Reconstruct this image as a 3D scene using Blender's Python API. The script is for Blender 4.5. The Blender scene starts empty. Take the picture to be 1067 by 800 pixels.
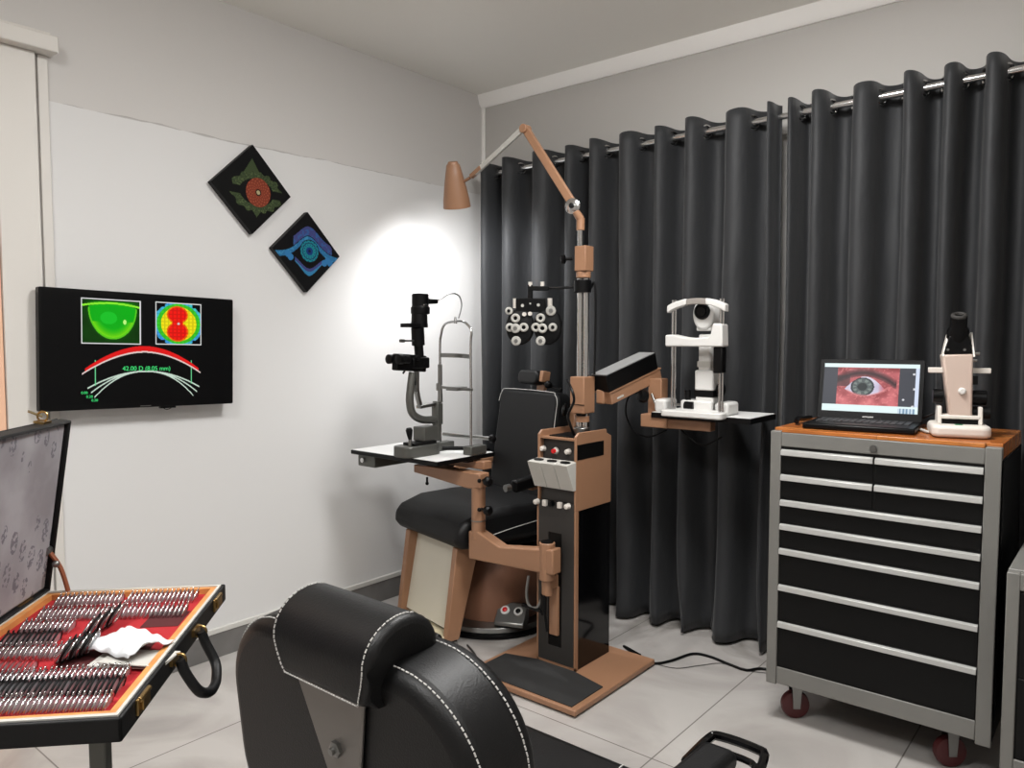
import bpy, bmesh, math, random
from mathutils import Vector, Matrix
random.seed(7)
sc = bpy.context.scene
COL = sc.collection
PI = math.pi
R = math.radians

# ------------------------------------------------------------------ camera
FPX, CZ, YAW, PITCH = 794.0, 1.35, R(39.6), R(-3.4)
cd = bpy.data.cameras.new('camera'); cam = bpy.data.objects.new('camera', cd); COL.objects.link(cam)
cam.location = (0, 0, CZ); cam.rotation_euler = (R(90) + PITCH, 0, YAW)
cd.sensor_width = 36; cd.lens = FPX / 1067 * 36; cd.clip_start = 0.05
sc.camera = cam
# ------------------------------------------------------------------ light
w = bpy.data.worlds.new('world'); sc.world = w; w.use_nodes = True
w.node_tree.nodes['Background'].inputs[0].default_value = (.9, .95, 1, 1)
w.node_tree.nodes['Background'].inputs[1].default_value = 0.08
sc.view_settings.view_transform = 'Standard'; sc.view_settings.look = 'None'
sc.view_settings.exposure = 0.0; sc.view_settings.gamma = 1.0
GLOBES = [(-0.95, 1.85, 56), (0.4, 0.3, 23), (-1.2, -0.2, 41)]   # three flush round ceiling lamps, above and behind the camera's view: x, y, watts

# ------------------------------------------------------------------ pixel ray helper: photo measurement -> metres
fw = Vector((-math.sin(YAW) * math.cos(PITCH), math.cos(YAW) * math.cos(PITCH), math.sin(PITCH)))
rt = Vector((math.cos(YAW), math.sin(YAW), 0)); upv = rt.cross(fw)
def at(px, py, X=None, Y=None, Z=None, D=None):
    d = fw + rt * ((px - 533.5) / FPX) - upv * ((py - 400) / FPX)
    if X is not None: t = X / d.x
    elif Y is not None: t = Y / d.y
    elif Z is not None: t = (Z - CZ) / d.z
    else: t = D
    return Vector((0, 0, CZ)) + d * t

# ------------------------------------------------------------------ materials
def lin(c):
    c = c / 255.0
    return c / 12.92 if c <= .04045 else ((c + .055) / 1.055) ** 2.4
def rgb(r, g, b): return (lin(r), lin(g), lin(b), 1)
def mat(name, col, rough=.5, metal=0, bump=0, bscale=200, vary=0, vscale=8, coat=0, spec=.5):
    m = bpy.data.materials.new(name); m.use_nodes = True
    nt = m.node_tree; b = nt.nodes['Principled BSDF']
    b.inputs['Base Color'].default_value = rgb(*col); b.inputs['Roughness'].default_value = rough
    b.inputs['Metallic'].default_value = metal; b.inputs['Coat Weight'].default_value = coat
    b.inputs['Specular IOR Level'].default_value = spec
    tc = nt.nodes.new('ShaderNodeTexCoord')
    if bump:
        n = nt.nodes.new('ShaderNodeTexNoise'); n.inputs['Scale'].default_value = bscale; n.inputs['Detail'].default_value = 4
        nt.links.new(tc.outputs['Object'], n.inputs['Vector'])
        bp = nt.nodes.new('ShaderNodeBump'); bp.inputs['Strength'].default_value = bump; bp.inputs['Distance'].default_value = .002
        nt.links.new(n.outputs['Fac'], bp.inputs['Height']); nt.links.new(bp.outputs['Normal'], b.inputs['Normal'])
    if vary:
        n = nt.nodes.new('ShaderNodeTexNoise'); n.inputs['Scale'].default_value = vscale; n.inputs['Detail'].default_value = 5
        nt.links.new(tc.outputs['Object'], n.inputs['Vector'])
        r = nt.nodes.new('ShaderNodeValToRGB')
        r.color_ramp.elements[0].position = .3; r.color_ramp.elements[1].position = .7
        r.color_ramp.elements[0].color = rgb(*[max(0, c * (1 - vary)) for c in col])
        r.color_ramp.elements[1].color = rgb(*[min(255, c * (1 + vary)) for c in col])
        nt.links.new(n.outputs['Fac'], r.inputs['Fac']); nt.links.new(r.outputs['Color'], b.inputs['Base Color'])
    return m
def emis(name, col, s):
    m = bpy.data.materials.new(name); m.use_nodes = True; b = m.node_tree.nodes['Principled BSDF']
    b.inputs['Base Color'].default_value = (0, 0, 0, 1)
    b.inputs['Emission Color'].default_value = rgb(*col); b.inputs['Emission Strength'].default_value = s
    return m
def pict_mat(name, emit):
    m = bpy.data.materials.new(name); m.use_nodes = True; nt = m.node_tree; b = nt.nodes['Principled BSDF']
    a = nt.nodes.new('ShaderNodeVertexColor'); a.layer_name = 'pic'
    if emit:
        b.inputs['Base Color'].default_value = (.002, .002, .002, 1); b.inputs['Roughness'].default_value = .3; b.inputs['Specular IOR Level'].default_value = .15
        nt.links.new(a.outputs['Color'], b.inputs['Emission Color']); b.inputs['Emission Strength'].default_value = emit
    else:
        nt.links.new(a.outputs['Color'], b.inputs['Base Color']); b.inputs['Roughness'].default_value = .7; b.inputs['Specular IOR Level'].default_value = .15
    return m
M = dict(
    wall2=mat('wall_paint_upper', (190, 187, 183), .85, bump=.08, bscale=60),
    ceil=mat('ceiling_paint', (242, 240, 234), .9, bump=.05, bscale=50),
    cornice=mat('cornice_white', (250, 248, 245), .7),
    skirt=mat('skirting_tile', (112, 110, 108), .35, vary=.08),
    white=mat('white_trim', (216, 212, 206), .5),
    peach=mat('peach_panel', (236, 190, 160), .55),
    tan=mat('tan_enamel', (152, 113, 86), .42, bump=.05, bscale=400, vary=.03, vscale=3),
    black=mat('black_plastic', (7, 7, 8), .38, spec=.18),
    satin=mat('black_satin', (12, 12, 13), .5, spec=.22),
    gloss=mat('black_gloss', (5, 5, 6), .09, spec=.4),
    dgrey=mat('dark_grey_panel', (42, 40, 38), .55, bump=.05, bscale=500),
    mat_rub=mat('rubber_mat', (36, 36, 36), .75, bump=.2, bscale=300, vary=.08, vscale=20),
    leather=mat('black_leather', (10, 10, 11), .45, bump=.3, bscale=300, spec=.35),
    leather2=mat('soft_black_vinyl', (13, 13, 14), .5, spec=.3, bump=.2, bscale=200),
    stitch=mat('white_thread', (190, 188, 184), .7),
    chrome=mat('chrome', (205, 205, 205), .16, metal=1),
    steel=mat('brushed_steel', (140, 140, 138), .36, metal=1),
    greym=mat('grey_hammered_metal', (94, 94, 90), .42, metal=.6, bump=.1, bscale=500),
    lgrey=mat('light_grey_plastic', (186, 184, 178), .5),
    ivory=mat('ivory_enamel', (214, 208, 200), .4),
    beige=mat('beige_enamel', (196, 176, 164), .45),
    wplast=mat('white_plastic', (212, 211, 208), .35),
    laminate=mat('white_laminate', (228, 228, 226), .35),
    cream=mat('cream_panel', (205, 200, 186), .6),
    board=mat('pale_footboard', (188, 178, 150), .6, vary=.12, vscale=14),
    red=mat('red_button', (200, 25, 30), .35),
    velvet=mat('red_velvet', (160, 16, 26), .8, bump=.3, bscale=300),
    wood_t=mat('orange_wood_strip', (200, 136, 76), .45, vary=.08, vscale=30),
    brass=mat('brass', (170, 140, 90), .32, metal=1),
    strap=mat('brown_strap', (140, 78, 48), .6),
    cgrey=mat('cabinet_grey', (114, 113, 109), .45, vary=.03, vscale=3),
    cblack=mat('cabinet_black', (6, 6, 6), .5, spec=.22),
    handle=mat('aluminium_strip', (190, 190, 187), .35, metal=.35),
    rubred=mat('dark_red_wheel', (70, 22, 24), .5),
    paper=mat('white_tissue', (206, 208, 210), .8),
    rimr=mat('red_rim', (150, 20, 28), .35),
    key=mat('grey_keys', (48, 48, 50), .5),
    green=mat('green_badge', (20, 110, 70), .4),
    skygrey=mat('skirt_trim', (205, 203, 198), .5),
)
def glass_mat():
    m = bpy.data.materials.new('lens_glass'); m.use_nodes = True; b = m.node_tree.nodes['Principled BSDF']
    b.inputs['Base Color'].default_value = (.75, .78, .8, 1); b.inputs['Roughness'].default_value = .05
    b.inputs['Alpha'].default_value = .45
    return m
M['glass'] = glass_mat()

def wall_left_mat():
    m = bpy.data.materials.new('wall_paint_left'); m.use_nodes = True; nt = m.node_tree; N = nt.nodes; L = nt.links
    b = N['Principled BSDF']; b.inputs['Roughness'].default_value = .8
    g = N.new('ShaderNodeNewGeometry'); s = N.new('ShaderNodeSeparateXYZ'); L.new(g.outputs['Position'], s.inputs[0])
    def math_(op, a, bb, clamp=False):
        n = N.new('ShaderNodeMath'); n.operation = op; n.use_clamp = clamp
        for i, v in enumerate((a, bb)):
            if isinstance(v, (int, float)): n.inputs[i].default_value = v
            else: L.new(v, n.inputs[i])
        return n.outputs[0]
    n1 = N.new('ShaderNodeTexNoise'); n1.inputs['Scale'].default_value = 3; n1.inputs['Detail'].default_value = 6; L.new(g.outputs['Position'], n1.inputs['Vector'])
    n2 = N.new('ShaderNodeTexNoise'); n2.inputs['Scale'].default_value = 9; n2.inputs['Detail'].default_value = 3; L.new(g.outputs['Position'], n2.inputs['Vector'])
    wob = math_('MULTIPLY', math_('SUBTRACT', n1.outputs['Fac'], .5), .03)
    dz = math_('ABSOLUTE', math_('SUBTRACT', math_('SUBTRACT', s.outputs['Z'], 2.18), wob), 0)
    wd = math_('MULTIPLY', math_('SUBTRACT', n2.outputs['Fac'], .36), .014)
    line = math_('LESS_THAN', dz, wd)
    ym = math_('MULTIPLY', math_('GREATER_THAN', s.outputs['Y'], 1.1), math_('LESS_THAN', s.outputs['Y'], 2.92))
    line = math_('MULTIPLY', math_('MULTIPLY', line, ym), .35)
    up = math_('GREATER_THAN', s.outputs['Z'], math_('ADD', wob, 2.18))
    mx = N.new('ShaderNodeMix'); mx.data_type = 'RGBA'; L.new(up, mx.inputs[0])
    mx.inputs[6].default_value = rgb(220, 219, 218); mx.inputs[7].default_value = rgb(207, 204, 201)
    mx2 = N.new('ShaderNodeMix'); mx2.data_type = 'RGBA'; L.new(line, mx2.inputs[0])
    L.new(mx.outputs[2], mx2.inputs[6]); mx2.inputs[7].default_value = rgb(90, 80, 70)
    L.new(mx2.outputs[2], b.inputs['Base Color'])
    return m
def floor_mat():
    m = bpy.data.materials.new('marble_tile_floor'); m.use_nodes = True; nt = m.node_tree; N = nt.nodes; L = nt.links
    b = N['Principled BSDF']; b.inputs['Roughness'].default_value = .22; b.inputs['Specular IOR Level'].default_value = .45
    g = N.new('ShaderNodeNewGeometry')
    mp = N.new('ShaderNodeMapping'); mp.inputs['Location'].default_value = (1.17 + 6.2, -2.12 + 12.4, 0); L.new(g.outputs['Position'], mp.inputs[0])
    br = N.new('ShaderNodeTexBrick'); br.offset = 0; br.inputs['Scale'].default_value = 1; br.inputs['Brick Width'].default_value = .62
    br.inputs['Row Height'].default_value = 1.24; br.inputs['Mortar Size'].default_value = .0028; br.inputs['Mortar Smooth'].default_value = .3
    br.inputs['Color1'].default_value = (1, 1, 1, 1); br.inputs['Color2'].default_value = (.96, .96, .96, 1); br.inputs['Mortar'].default_value = (.42, .41, .4, 1)
    L.new(mp.outputs[0], br.inputs['Vector'])
    n = N.new('ShaderNodeTexNoise'); n.inputs['Scale'].default_value = 1.6; n.inputs['Detail'].default_value = 8; n.inputs['Distortion'].default_value = 1.6
    L.new(g.outputs['Position'], n.inputs['Vector'])
    r = N.new('ShaderNodeValToRGB'); e = r.color_ramp.elements
    e[0].position = .34; e[0].color = rgb(162, 158, 154); e[1].position = .62; e[1].color = rgb(188, 184, 180)
    k = r.color_ramp.elements.new(.47); k.color = rgb(175, 170, 166)
    L.new(n.outputs['Fac'], r.inputs[0])
    mx = N.new('ShaderNodeMix'); mx.data_type = 'RGBA'; mx.blend_type = 'MULTIPLY'; mx.inputs[0].default_value = 1
    L.new(r.outputs[0], mx.inputs[6]); L.new(br.outputs['Color'], mx.inputs[7]); 
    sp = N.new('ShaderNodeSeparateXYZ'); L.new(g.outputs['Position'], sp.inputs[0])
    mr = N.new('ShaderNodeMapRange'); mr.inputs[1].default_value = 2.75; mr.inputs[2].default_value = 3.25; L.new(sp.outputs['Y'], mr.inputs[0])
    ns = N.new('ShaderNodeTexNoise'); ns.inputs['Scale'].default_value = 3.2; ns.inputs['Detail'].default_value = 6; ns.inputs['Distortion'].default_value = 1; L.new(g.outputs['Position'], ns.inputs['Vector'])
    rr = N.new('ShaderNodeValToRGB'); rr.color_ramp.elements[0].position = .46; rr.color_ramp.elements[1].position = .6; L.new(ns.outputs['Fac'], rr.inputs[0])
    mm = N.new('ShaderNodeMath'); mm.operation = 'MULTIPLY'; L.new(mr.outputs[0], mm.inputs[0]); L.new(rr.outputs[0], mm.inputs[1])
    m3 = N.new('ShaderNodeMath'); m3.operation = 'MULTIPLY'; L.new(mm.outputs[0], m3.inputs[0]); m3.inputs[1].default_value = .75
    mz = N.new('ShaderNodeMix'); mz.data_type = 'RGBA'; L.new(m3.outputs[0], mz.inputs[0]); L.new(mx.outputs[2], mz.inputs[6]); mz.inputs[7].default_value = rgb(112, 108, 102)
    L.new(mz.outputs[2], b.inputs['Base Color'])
    return m
def wood_mat():
    m = bpy.data.materials.new('butcher_block_wood'); m.use_nodes = True; nt = m.node_tree; N = nt.nodes; L = nt.links
    b = N['Principled BSDF']; b.inputs['Roughness'].default_value = .22
    tc = N.new('ShaderNodeTexCoord')
    mp = N.new('ShaderNodeMapping'); mp.inputs['Scale'].default_value = (1, 9, 1); L.new(tc.outputs['Object'], mp.inputs[0])
    n = N.new('ShaderNodeTexNoise'); n.inputs['Scale'].default_value = 7; n.inputs['Detail'].default_value = 6; L.new(mp.outputs[0], n.inputs[0])
    br = N.new('ShaderNodeTexBrick'); br.inputs['Scale'].default_value = 1; br.inputs['Brick Width'].default_value = .42; br.inputs['Row Height'].default_value = .035
    br.inputs['Mortar Size'].default_value = .0006; br.offset = .37
    br.inputs['Color1'].default_value = rgb(204, 130, 68); br.inputs['Color2'].default_value = rgb(180, 102, 50); br.inputs['Mortar'].default_value = rgb(90, 45, 20)
    L.new(tc.outputs['Object'], br.inputs['Vector'])
    r = N.new('ShaderNodeValToRGB'); r.color_ramp.elements[0].position = .35; r.color_ramp.elements[0].color = (.55, .5, .45, 1); r.color_ramp.elements[1].position = .65
    r.color_ramp.elements[1].color = (1, 1, 1, 1); L.new(n.outputs['Fac'], r.inputs[0])
    mx = N.new('ShaderNodeMix'); mx.data_type = 'RGBA'; mx.blend_type = 'MULTIPLY'; mx.inputs[0].default_value = .8
    L.new(br.outputs['Color'], mx.inputs[6]); L.new(r.outputs[0], mx.inputs[7]); L.new(mx.outputs[2], b.inputs['Base Color'])
    return m
def curtain_mat():
    m = bpy.data.materials.new('charcoal_curtain_fabric'); m.use_nodes = True; nt = m.node_tree; N = nt.nodes; L = nt.links
    b = N['Principled BSDF']; b.inputs['Roughness'].default_value = .62; b.inputs['Base Color'].default_value = rgb(46, 47, 49)
    b.inputs['Sheen Weight'].default_value = .12; b.inputs['Sheen Roughness'].default_value = .4; b.inputs['Specular IOR Level'].default_value = .35
    tc = N.new('ShaderNodeTexCoord'); mp = N.new('ShaderNodeMapping'); mp.inputs['Scale'].default_value = (1, 1, .35); L.new(tc.outputs['Object'], mp.inputs[0])
    n = N.new('ShaderNodeTexNoise'); n.inputs['Scale'].default_value = 14; n.inputs['Detail'].default_value = 3; L.new(mp.outputs[0], n.inputs[0])
    bp = N.new('ShaderNodeBump'); bp.inputs['Strength'].default_value = .35; bp.inputs['Distance'].default_value = .02
    L.new(n.outputs['Fac'], bp.inputs['Height']); L.new(bp.outputs[0], b.inputs['Normal'])
    return m
def silk_mat():
    m = bpy.data.materials.new('grey_printed_silk'); m.use_nodes = True; nt = m.node_tree; N = nt.nodes; L = nt.links
    b = N['Principled BSDF']; b.inputs['Roughness'].default_value = .55
    tc = N.new('ShaderNodeTexCoord')
    n = N.new('ShaderNodeTexNoise'); n.inputs['Scale'].default_value = 9; n.inputs['Detail'].default_value = 5; L.new(tc.outputs['Object'], n.inputs[0])
    v = N.new('ShaderNodeTexVoronoi'); v.inputs['Scale'].default_value = 24; v.inputs['Randomness'].default_value = .15
    mp = N.new('ShaderNodeMapping'); mp.inputs['Scale'].default_value = (1, 1.1, .62); mp.inputs['Rotation'].default_value = (.35, 0, 0); L.new(tc.outputs['Object'], mp.inputs[0]); L.new(mp.outputs[0], v.inputs['Vector'])
    n3 = N.new('ShaderNodeTexNoise'); n3.inputs['Scale'].default_value = 120; n3.inputs['Detail'].default_value = 2; L.new(tc.outputs['Object'], n3.inputs[0])
    a = N.new('ShaderNodeMath'); a.operation = 'LESS_THAN'; L.new(v.outputs['Distance'], a.inputs[0]); a.inputs[1].default_value = .36
    c = N.new('ShaderNodeMath'); c.operation = 'GREATER_THAN'; L.new(n3.outputs['Fac'], c.inputs[0]); c.inputs[1].default_value = .5
    d = N.new('ShaderNodeMath'); d.operation = 'MULTIPLY'; L.new(a.outputs[0], d.inputs[0]); L.new(c.outputs[0], d.inputs[1])
    d2 = N.new('ShaderNodeMath'); d2.operation = 'MULTIPLY'; L.new(d.outputs[0], d2.inputs[0]); d2.inputs[1].default_value = .8
    r = N.new('ShaderNodeValToRGB'); r.color_ramp.elements[0].position = .35; r.color_ramp.elements[0].color = rgb(138, 134, 138); r.color_ramp.elements[1].position = .65
    r.color_ramp.elements[1].color = rgb(164, 162, 166); L.new(n.outputs['Fac'], r.inputs[0])
    mx = N.new('ShaderNodeMix'); mx.data_type = 'RGBA'; L.new(d2.outputs[0], mx.inputs[0]); L.new(r.outputs[0], mx.inputs[6]); mx.inputs[7].default_value = rgb(92, 90, 100)
    L.new(mx.outputs[2], b.inputs['Base Color'])
    return m
M['wall_left'] = wall_left_mat(); M['floor'] = floor_mat(); M['wood'] = wood_mat(); M['curtain'] = curtain_mat(); M['silk'] = silk_mat()

# ------------------------------------------------------------------ mesh builder
def frame(axis, up=None):
    z = Vector(axis).normalized(); u = Vector(up) if up else (Vector((0, 0, 1)) if abs(z.z) < .95 else Vector((0, 1, 0)))
    x = u.cross(z).normalized(); y = z.cross(x)
    return Matrix((x, y, z)).transposed()
class MB:
    def __init__(s, T=None): s.bm = bmesh.new(); s.T = T or Matrix()
    def add(s, verts, faces):
        vs = [s.bm.verts.new(s.T @ Vector(v)) for v in verts]
        for f in faces:
            try: s.bm.faces.new([vs[i] for i in f])
            except ValueError: pass
        return s
    def box(s, lo, hi):
        x0, y0, z0 = lo; x1, y1, z1 = hi
        return s.add([(x0,y0,z0),(x1,y0,z0),(x1,y1,z0),(x0,y1,z0),(x0,y0,z1),(x1,y0,z1),(x1,y1,z1),(x0,y1,z1)],
                     [(3,2,1,0),(4,5,6,7),(0,1,5,4),(1,2,6,5),(2,3,7,6),(3,0,4,7)])
    def obox(s, c, size, rot=None):   # centre, size, Matrix 3x3 or euler
        if rot is None: rm = Matrix.Identity(3)
        elif isinstance(rot, Matrix): rm = rot
        else:
            from mathutils import Euler
            rm = Euler(rot).to_matrix()
        c = Vector(c); h = [q / 2 for q in size]
        v = [c + rm @ Vector((sx * h[0], sy * h[1], sz * h[2])) for sz in (-1, 1) for sx, sy in ((-1,-1),(1,-1),(1,1),(-1,1))]
        return s.add(v, [(3,2,1,0),(4,5,6,7),(0,1,5,4),(1,2,6,5),(2,3,7,6),(3,0,4,7)])
    def bar(s, p0, p1, w, h, up=None):
        p0, p1 = Vector(p0), Vector(p1); f = frame(p1 - p0, up)
        return s.obox((p0 + p1) / 2, (w, h, (p1 - p0).length), f)
    def lathe(s, prof, o=(0,0,0), axis=(0,0,1), seg=24, cap=True, sx=1, sy=1):
        f = frame(axis); o = Vector(o); v = []; fc = []
        for r, z in prof:
            for i in range(seg):
                a = 2 * PI * i / seg; v.append(o + f @ Vector((r * math.cos(a) * sx, r * math.sin(a) * sy, z)))
        n = len(prof)
        for j in range(n - 1):
            for i in range(seg):
                k = (i + 1) % seg; fc.append((j*seg+i, j*seg+k, (j+1)*seg+k, (j+1)*seg+i))
        if cap: fc.append(tuple(reversed(range(seg)))); fc.append(tuple(range((n-1)*seg, n*seg)))
        return s.add(v, fc)
    def cyl(s, p0, p1, r0, r1=None, seg=20):
        p0, p1 = Vector(p0), Vector(p1); r1 = r0 if r1 is None else r1
        return s.lathe([(r0, 0), (r1, (p1 - p0).length)], p0, p1 - p0, seg)
    def sph(s, c, r, seg=16, sc_=(1,1,1)):
        v = []; fc = []; n = seg // 2; c = Vector(c)
        v.append(c + Vector((0,0,-r*sc_[2])))
        for j in range(1, n):
            t = -PI/2 + PI*j/n
            for i in range(seg):
                a = 2*PI*i/seg; v.append(c + Vector((r*math.cos(t)*math.cos(a)*sc_[0], r*math.cos(t)*math.sin(a)*sc_[1], r*math.sin(t)*sc_[2])))
        v.append(c + Vector((0,0,r*sc_[2]))); top = len(v) - 1
        for i in range(seg):
            k = (i+1) % seg; fc.append((0, 1+k, 1+i)); fc.append((top, 1+(n-2)*seg+i, 1+(n-2)*seg+k))
            for j in range(n-2): fc.append((1+j*seg+i, 1+j*seg+k, 1+(j+1)*seg+k, 1+(j+1)*seg+i))
        return s.add(v, fc)
    def torus(s, c, axis, R_, r, seg=24, rs=8):
        f = frame(axis); c = Vector(c); v = []; fc = []
        for i in range(seg):
            a = 2*PI*i/seg
            for j in range(rs):
                b = 2*PI*j/rs; v.append(c + f @ Vector(((R_ + r*math.cos(b))*math.cos(a), (R_ + r*math.cos(b))*math.sin(a), r*math.sin(b))))
        for i in range(seg):
            for j in range(rs): fc.append((i*rs+j, ((i+1)%seg)*rs+j, ((i+1)%seg)*rs+(j+1)%rs, i*rs+(j+1)%rs))
        return s.add(v, fc)
    def tube(s, pts, r, seg=8, smooth=6, closed=False):
        P = [Vector(p) for p in pts]
        if smooth > 1 and len(P) > 2:
            Q = []
            for i in range(len(P) - 1):
                a, b, c, d = P[max(i-1, 0)], P[i], P[i+1], P[min(i+2, len(P)-1)]
                for k in range(smooth):
                    t = k / smooth
                    Q.append(.5*((2*b) + (c-a)*t + (2*a-5*b+4*c-d)*t*t + (3*b-a-3*c+d)*t**3))
            P = Q + [P[-1]]
        v = []; fc = []; x = None
        for i, p in enumerate(P):
            t = (P[min(i+1, len(P)-1)] - P[max(i-1, 0)]).normalized()
            if x is None: x = t.orthogonal().normalized()
            x = (x - t * x.dot(t)).normalized(); y = t.cross(x)
            for k in range(seg):
                a = 2*PI*k/seg; v.append(p + (x*math.cos(a) + y*math.sin(a)) * r)
        for i in range(len(P)-1):
            for k in range(seg): fc.append((i*seg+k, i*seg+(k+1)%seg, (i+1)*seg+(k+1)%seg, (i+1)*seg+k))
        fc.append(tuple(reversed(range(seg)))); fc.append(tuple(range((len(P)-1)*seg, len(P)*seg)))
        return s.add(v, fc)
    def prism(s, pts, vec):            # 3D planar outline pushed along vec
        a = [Vector(p) for p in pts]; b = [p + Vector(vec) for p in a]; n = len(a)
        return s.add(a + b, [tuple(range(n)), tuple(reversed(range(n, 2*n)))] + [(i, i+n, (i+1)%n+n, (i+1)%n) for i in range(n)])
    def build(s, name, m, parent=None, bevel=0, seg=2, sub=0, label=None, smooth=True):
        bmesh.ops.recalc_face_normals(s.bm, faces=s.bm.faces)
        me = bpy.data.meshes.new(name); s.bm.to_mesh(me); s.bm.free()
        if smooth and len(me.polygons):
            me.shade_smooth(); me.set_sharp_from_angle(angle=R(38))
        me.materials.append(m)
        o = bpy.data.objects.new(name, me); COL.objects.link(o)
        if parent: o.parent = parent
        if bevel:
            b = o.modifiers.new('bevel', 'BEVEL'); b.width = bevel; b.segments = seg; b.limit_method = 'ANGLE'; b.angle_limit = R(35)
            b.harden_normals = False
        if sub:
            q = o.modifiers.new('sub', 'SUBSURF'); q.levels = sub; q.render_levels = sub
        if label: o['label'] = label
        return o
def thing(name, label, cat, loc=(0,0,0), rotz=0, group=None):
    o = bpy.data.objects.new(name, None); COL.objects.link(o); o.empty_display_size = .05
    o.location = loc; o.rotation_euler = (0, 0, rotz); tag(o, label, cat, group); return o
def tag(o, label, cat, group=None):
    o['label'] = label; o['category'] = cat
    if group: o['group'] = group
    return o
def struct(o): o['kind'] = 'structure'; return o
def wm(o):   # builder transform that takes world coordinates into the thing's own space
    return (Matrix.Translation(o.location) @ Matrix.Rotation(o.rotation_euler.z, 4, 'Z')).inverted()
def copy_tree(o, parent=None):
    c = o.copy(); COL.objects.link(c)
    if parent: c.parent = parent
    for ch in list(o.children): copy_tree(ch, c)
    return c
def rrect(x0, z0, x1, z1, r, n=6):
    out = []
    for cx, cz, a0 in ((x1-r, z0+r, -90), (x1-r, z1-r, 0), (x0+r, z1-r, 90), (x0+r, z0+r, 180)):
        for k in range(n+1):
            a = R(a0 + 90*k/n); out.append((cx + r*math.cos(a), cz + r*math.sin(a)))
    return out
def picture(name, w_, h_, nx, ny, func, m, parent, T=Matrix(), mask=None):
    # flat printed or lit picture in the local XZ plane facing -Y; func(u, v) -> (r, g, b) 0..255
    me = bpy.data.meshes.new(name); V = []; F = []; C = []
    for j in range(ny+1):
        for i in range(nx+1): V.append(T @ Vector(((i/nx-.5)*w_, 0, (.5-j/ny)*h_)))
    for j in range(ny):
        for i in range(nx):
            F.append((j*(nx+1)+i, (j+1)*(nx+1)+i, (j+1)*(nx+1)+i+1, j*(nx+1)+i+1)); C.append(func((i+.5)/nx, (j+.5)/ny))
    me.from_pydata(V, [], F); a = me.color_attributes.new('pic', 'FLOAT_COLOR', 'CORNER')
    buf = []
    for c in C:
        q = (lin(c[0]), lin(c[1]), lin(c[2]), 1.0); buf += list(q) * 4
    a.data.foreach_set('color', buf); me.materials.append(m)
    o = bpy.data.objects.new(name, me); COL.objects.link(o)
    if parent: o.parent = parent
    return o
def text_mesh(name, body, size, m, parent, loc, rot, depth=.0004):
    cu = bpy.data.curves.new(name, 'FONT'); cu.body = body; cu.size = size; cu.align_x = 'CENTER'; cu.align_y = 'CENTER'; cu.extrude = depth
    t = bpy.data.objects.new(name, cu); COL.objects.link(t)
    dg = bpy.context.evaluated_depsgraph_get(); dg.update()
    me = bpy.data.meshes.new_from_object(t.evaluated_get(dg)); bpy.data.objects.remove(t)
    me.materials.clear(); me.materials.append(m)
    o = bpy.data.objects.new(name, me); COL.objects.link(o); o.parent = parent; o.location = loc; o.rotation_euler = rot
    return o
def mix(a, b, t): t = max(0, min(1, t)); return tuple(a[i]*(1-t) + b[i]*t for i in range(3))
def hsh(a, b):
    v = math.sin(a*127.1 + b*311.7) * 43758.5453; return v - math.floor(v)
def vn(x, y):
    i, j = math.floor(x), math.floor(y); f, g = x-i, y-j; f = f*f*(3-2*f); g = g*g*(3-2*g)
    return (hsh(i,j)*(1-f)+hsh(i+1,j)*f)*(1-g) + (hsh(i,j+1)*(1-f)+hsh(i+1,j+1)*f)*g

# ================================================================== SETTING
XL, YB, ZC = -2.985, 3.343, 2.74
XR, YF = 1.7, -1.9
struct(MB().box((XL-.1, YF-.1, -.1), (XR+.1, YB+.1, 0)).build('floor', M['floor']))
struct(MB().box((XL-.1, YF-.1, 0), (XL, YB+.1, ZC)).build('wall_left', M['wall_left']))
struct(MB().box((XL, YB, 0), (XR+.1, YB+.1, ZC)).build('wall_back', M['wall2']))
struct(MB().box((XR, YF-.1, 0), (XR+.1, YB, ZC)).build('wall_right', M['wall2']))
struct(MB().box((XL, YF-.1, 0), (XR, YF, ZC)).build('wall_front', M['wall2']))
struct(MB().box((XL-.1, YF-.1, ZC), (XR+.1, YB+.1, ZC+.1)).build('ceiling', M['ceil']))
for side, a, b in (('left', (XL, 1.06, 0), (XL+.012, YB, .105)), ('back', (XL, YB-.012, 0), (XR, YB, .105))):
    struct(MB().box(a, b).build('baseboard_' + side, M['skirt'], bevel=.002))
struct(MB().box((XL, 1.06, .105), (XL+.015, YB, .128)).build('trim_1', M['skygrey'], bevel=.003))
# shallow cornice along the back wall, strip down the corner
struct(MB().prism([(XL, YB, 2.672), (XL, YB-.012, 2.672), (XL, YB-.03, 2.69), (XL, YB-.045, ZC), (XL, YB, ZC)], (XR-XL, 0, 0)).build('trim_2', M['cornice']))
struct(MB().box((XL, YB-.012, 2.0), (XL+.022, YB, 2.68)).build('trim_3', M['cornice'], bevel=.003))
# sliding door on the left
struct(MB().box((XL, .2, 2.33), (XL+.075, 1.075, 2.385)).box((XL, .2, 2.385), (XL+.05, 1.06, 2.40)).build('trim_4', M['white'], bevel=.004))
struct(MB().box((XL, .893, 0), (XL+.03, 1.015, 2.33)).build('trim_5', M['white'], bevel=.002))
struct(MB().box((XL, 1.028, 0), (XL+.012, 1.06, 2.33)).build('trim_6', M['white'], bevel=.002))
d = struct(MB().box((XL, .2, .01), (XL+.02, .891, 2.33)).build('door_1', M['peach'], bevel=.002))
MB().cyl((XL+.02, .85, 1.0), (XL+.05, .85, 1.0), .01).cyl((XL+.05, .85, 1.0), (XL+.05, .77, 1.0), .008).build('door_handle', M['steel'], d)
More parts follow.
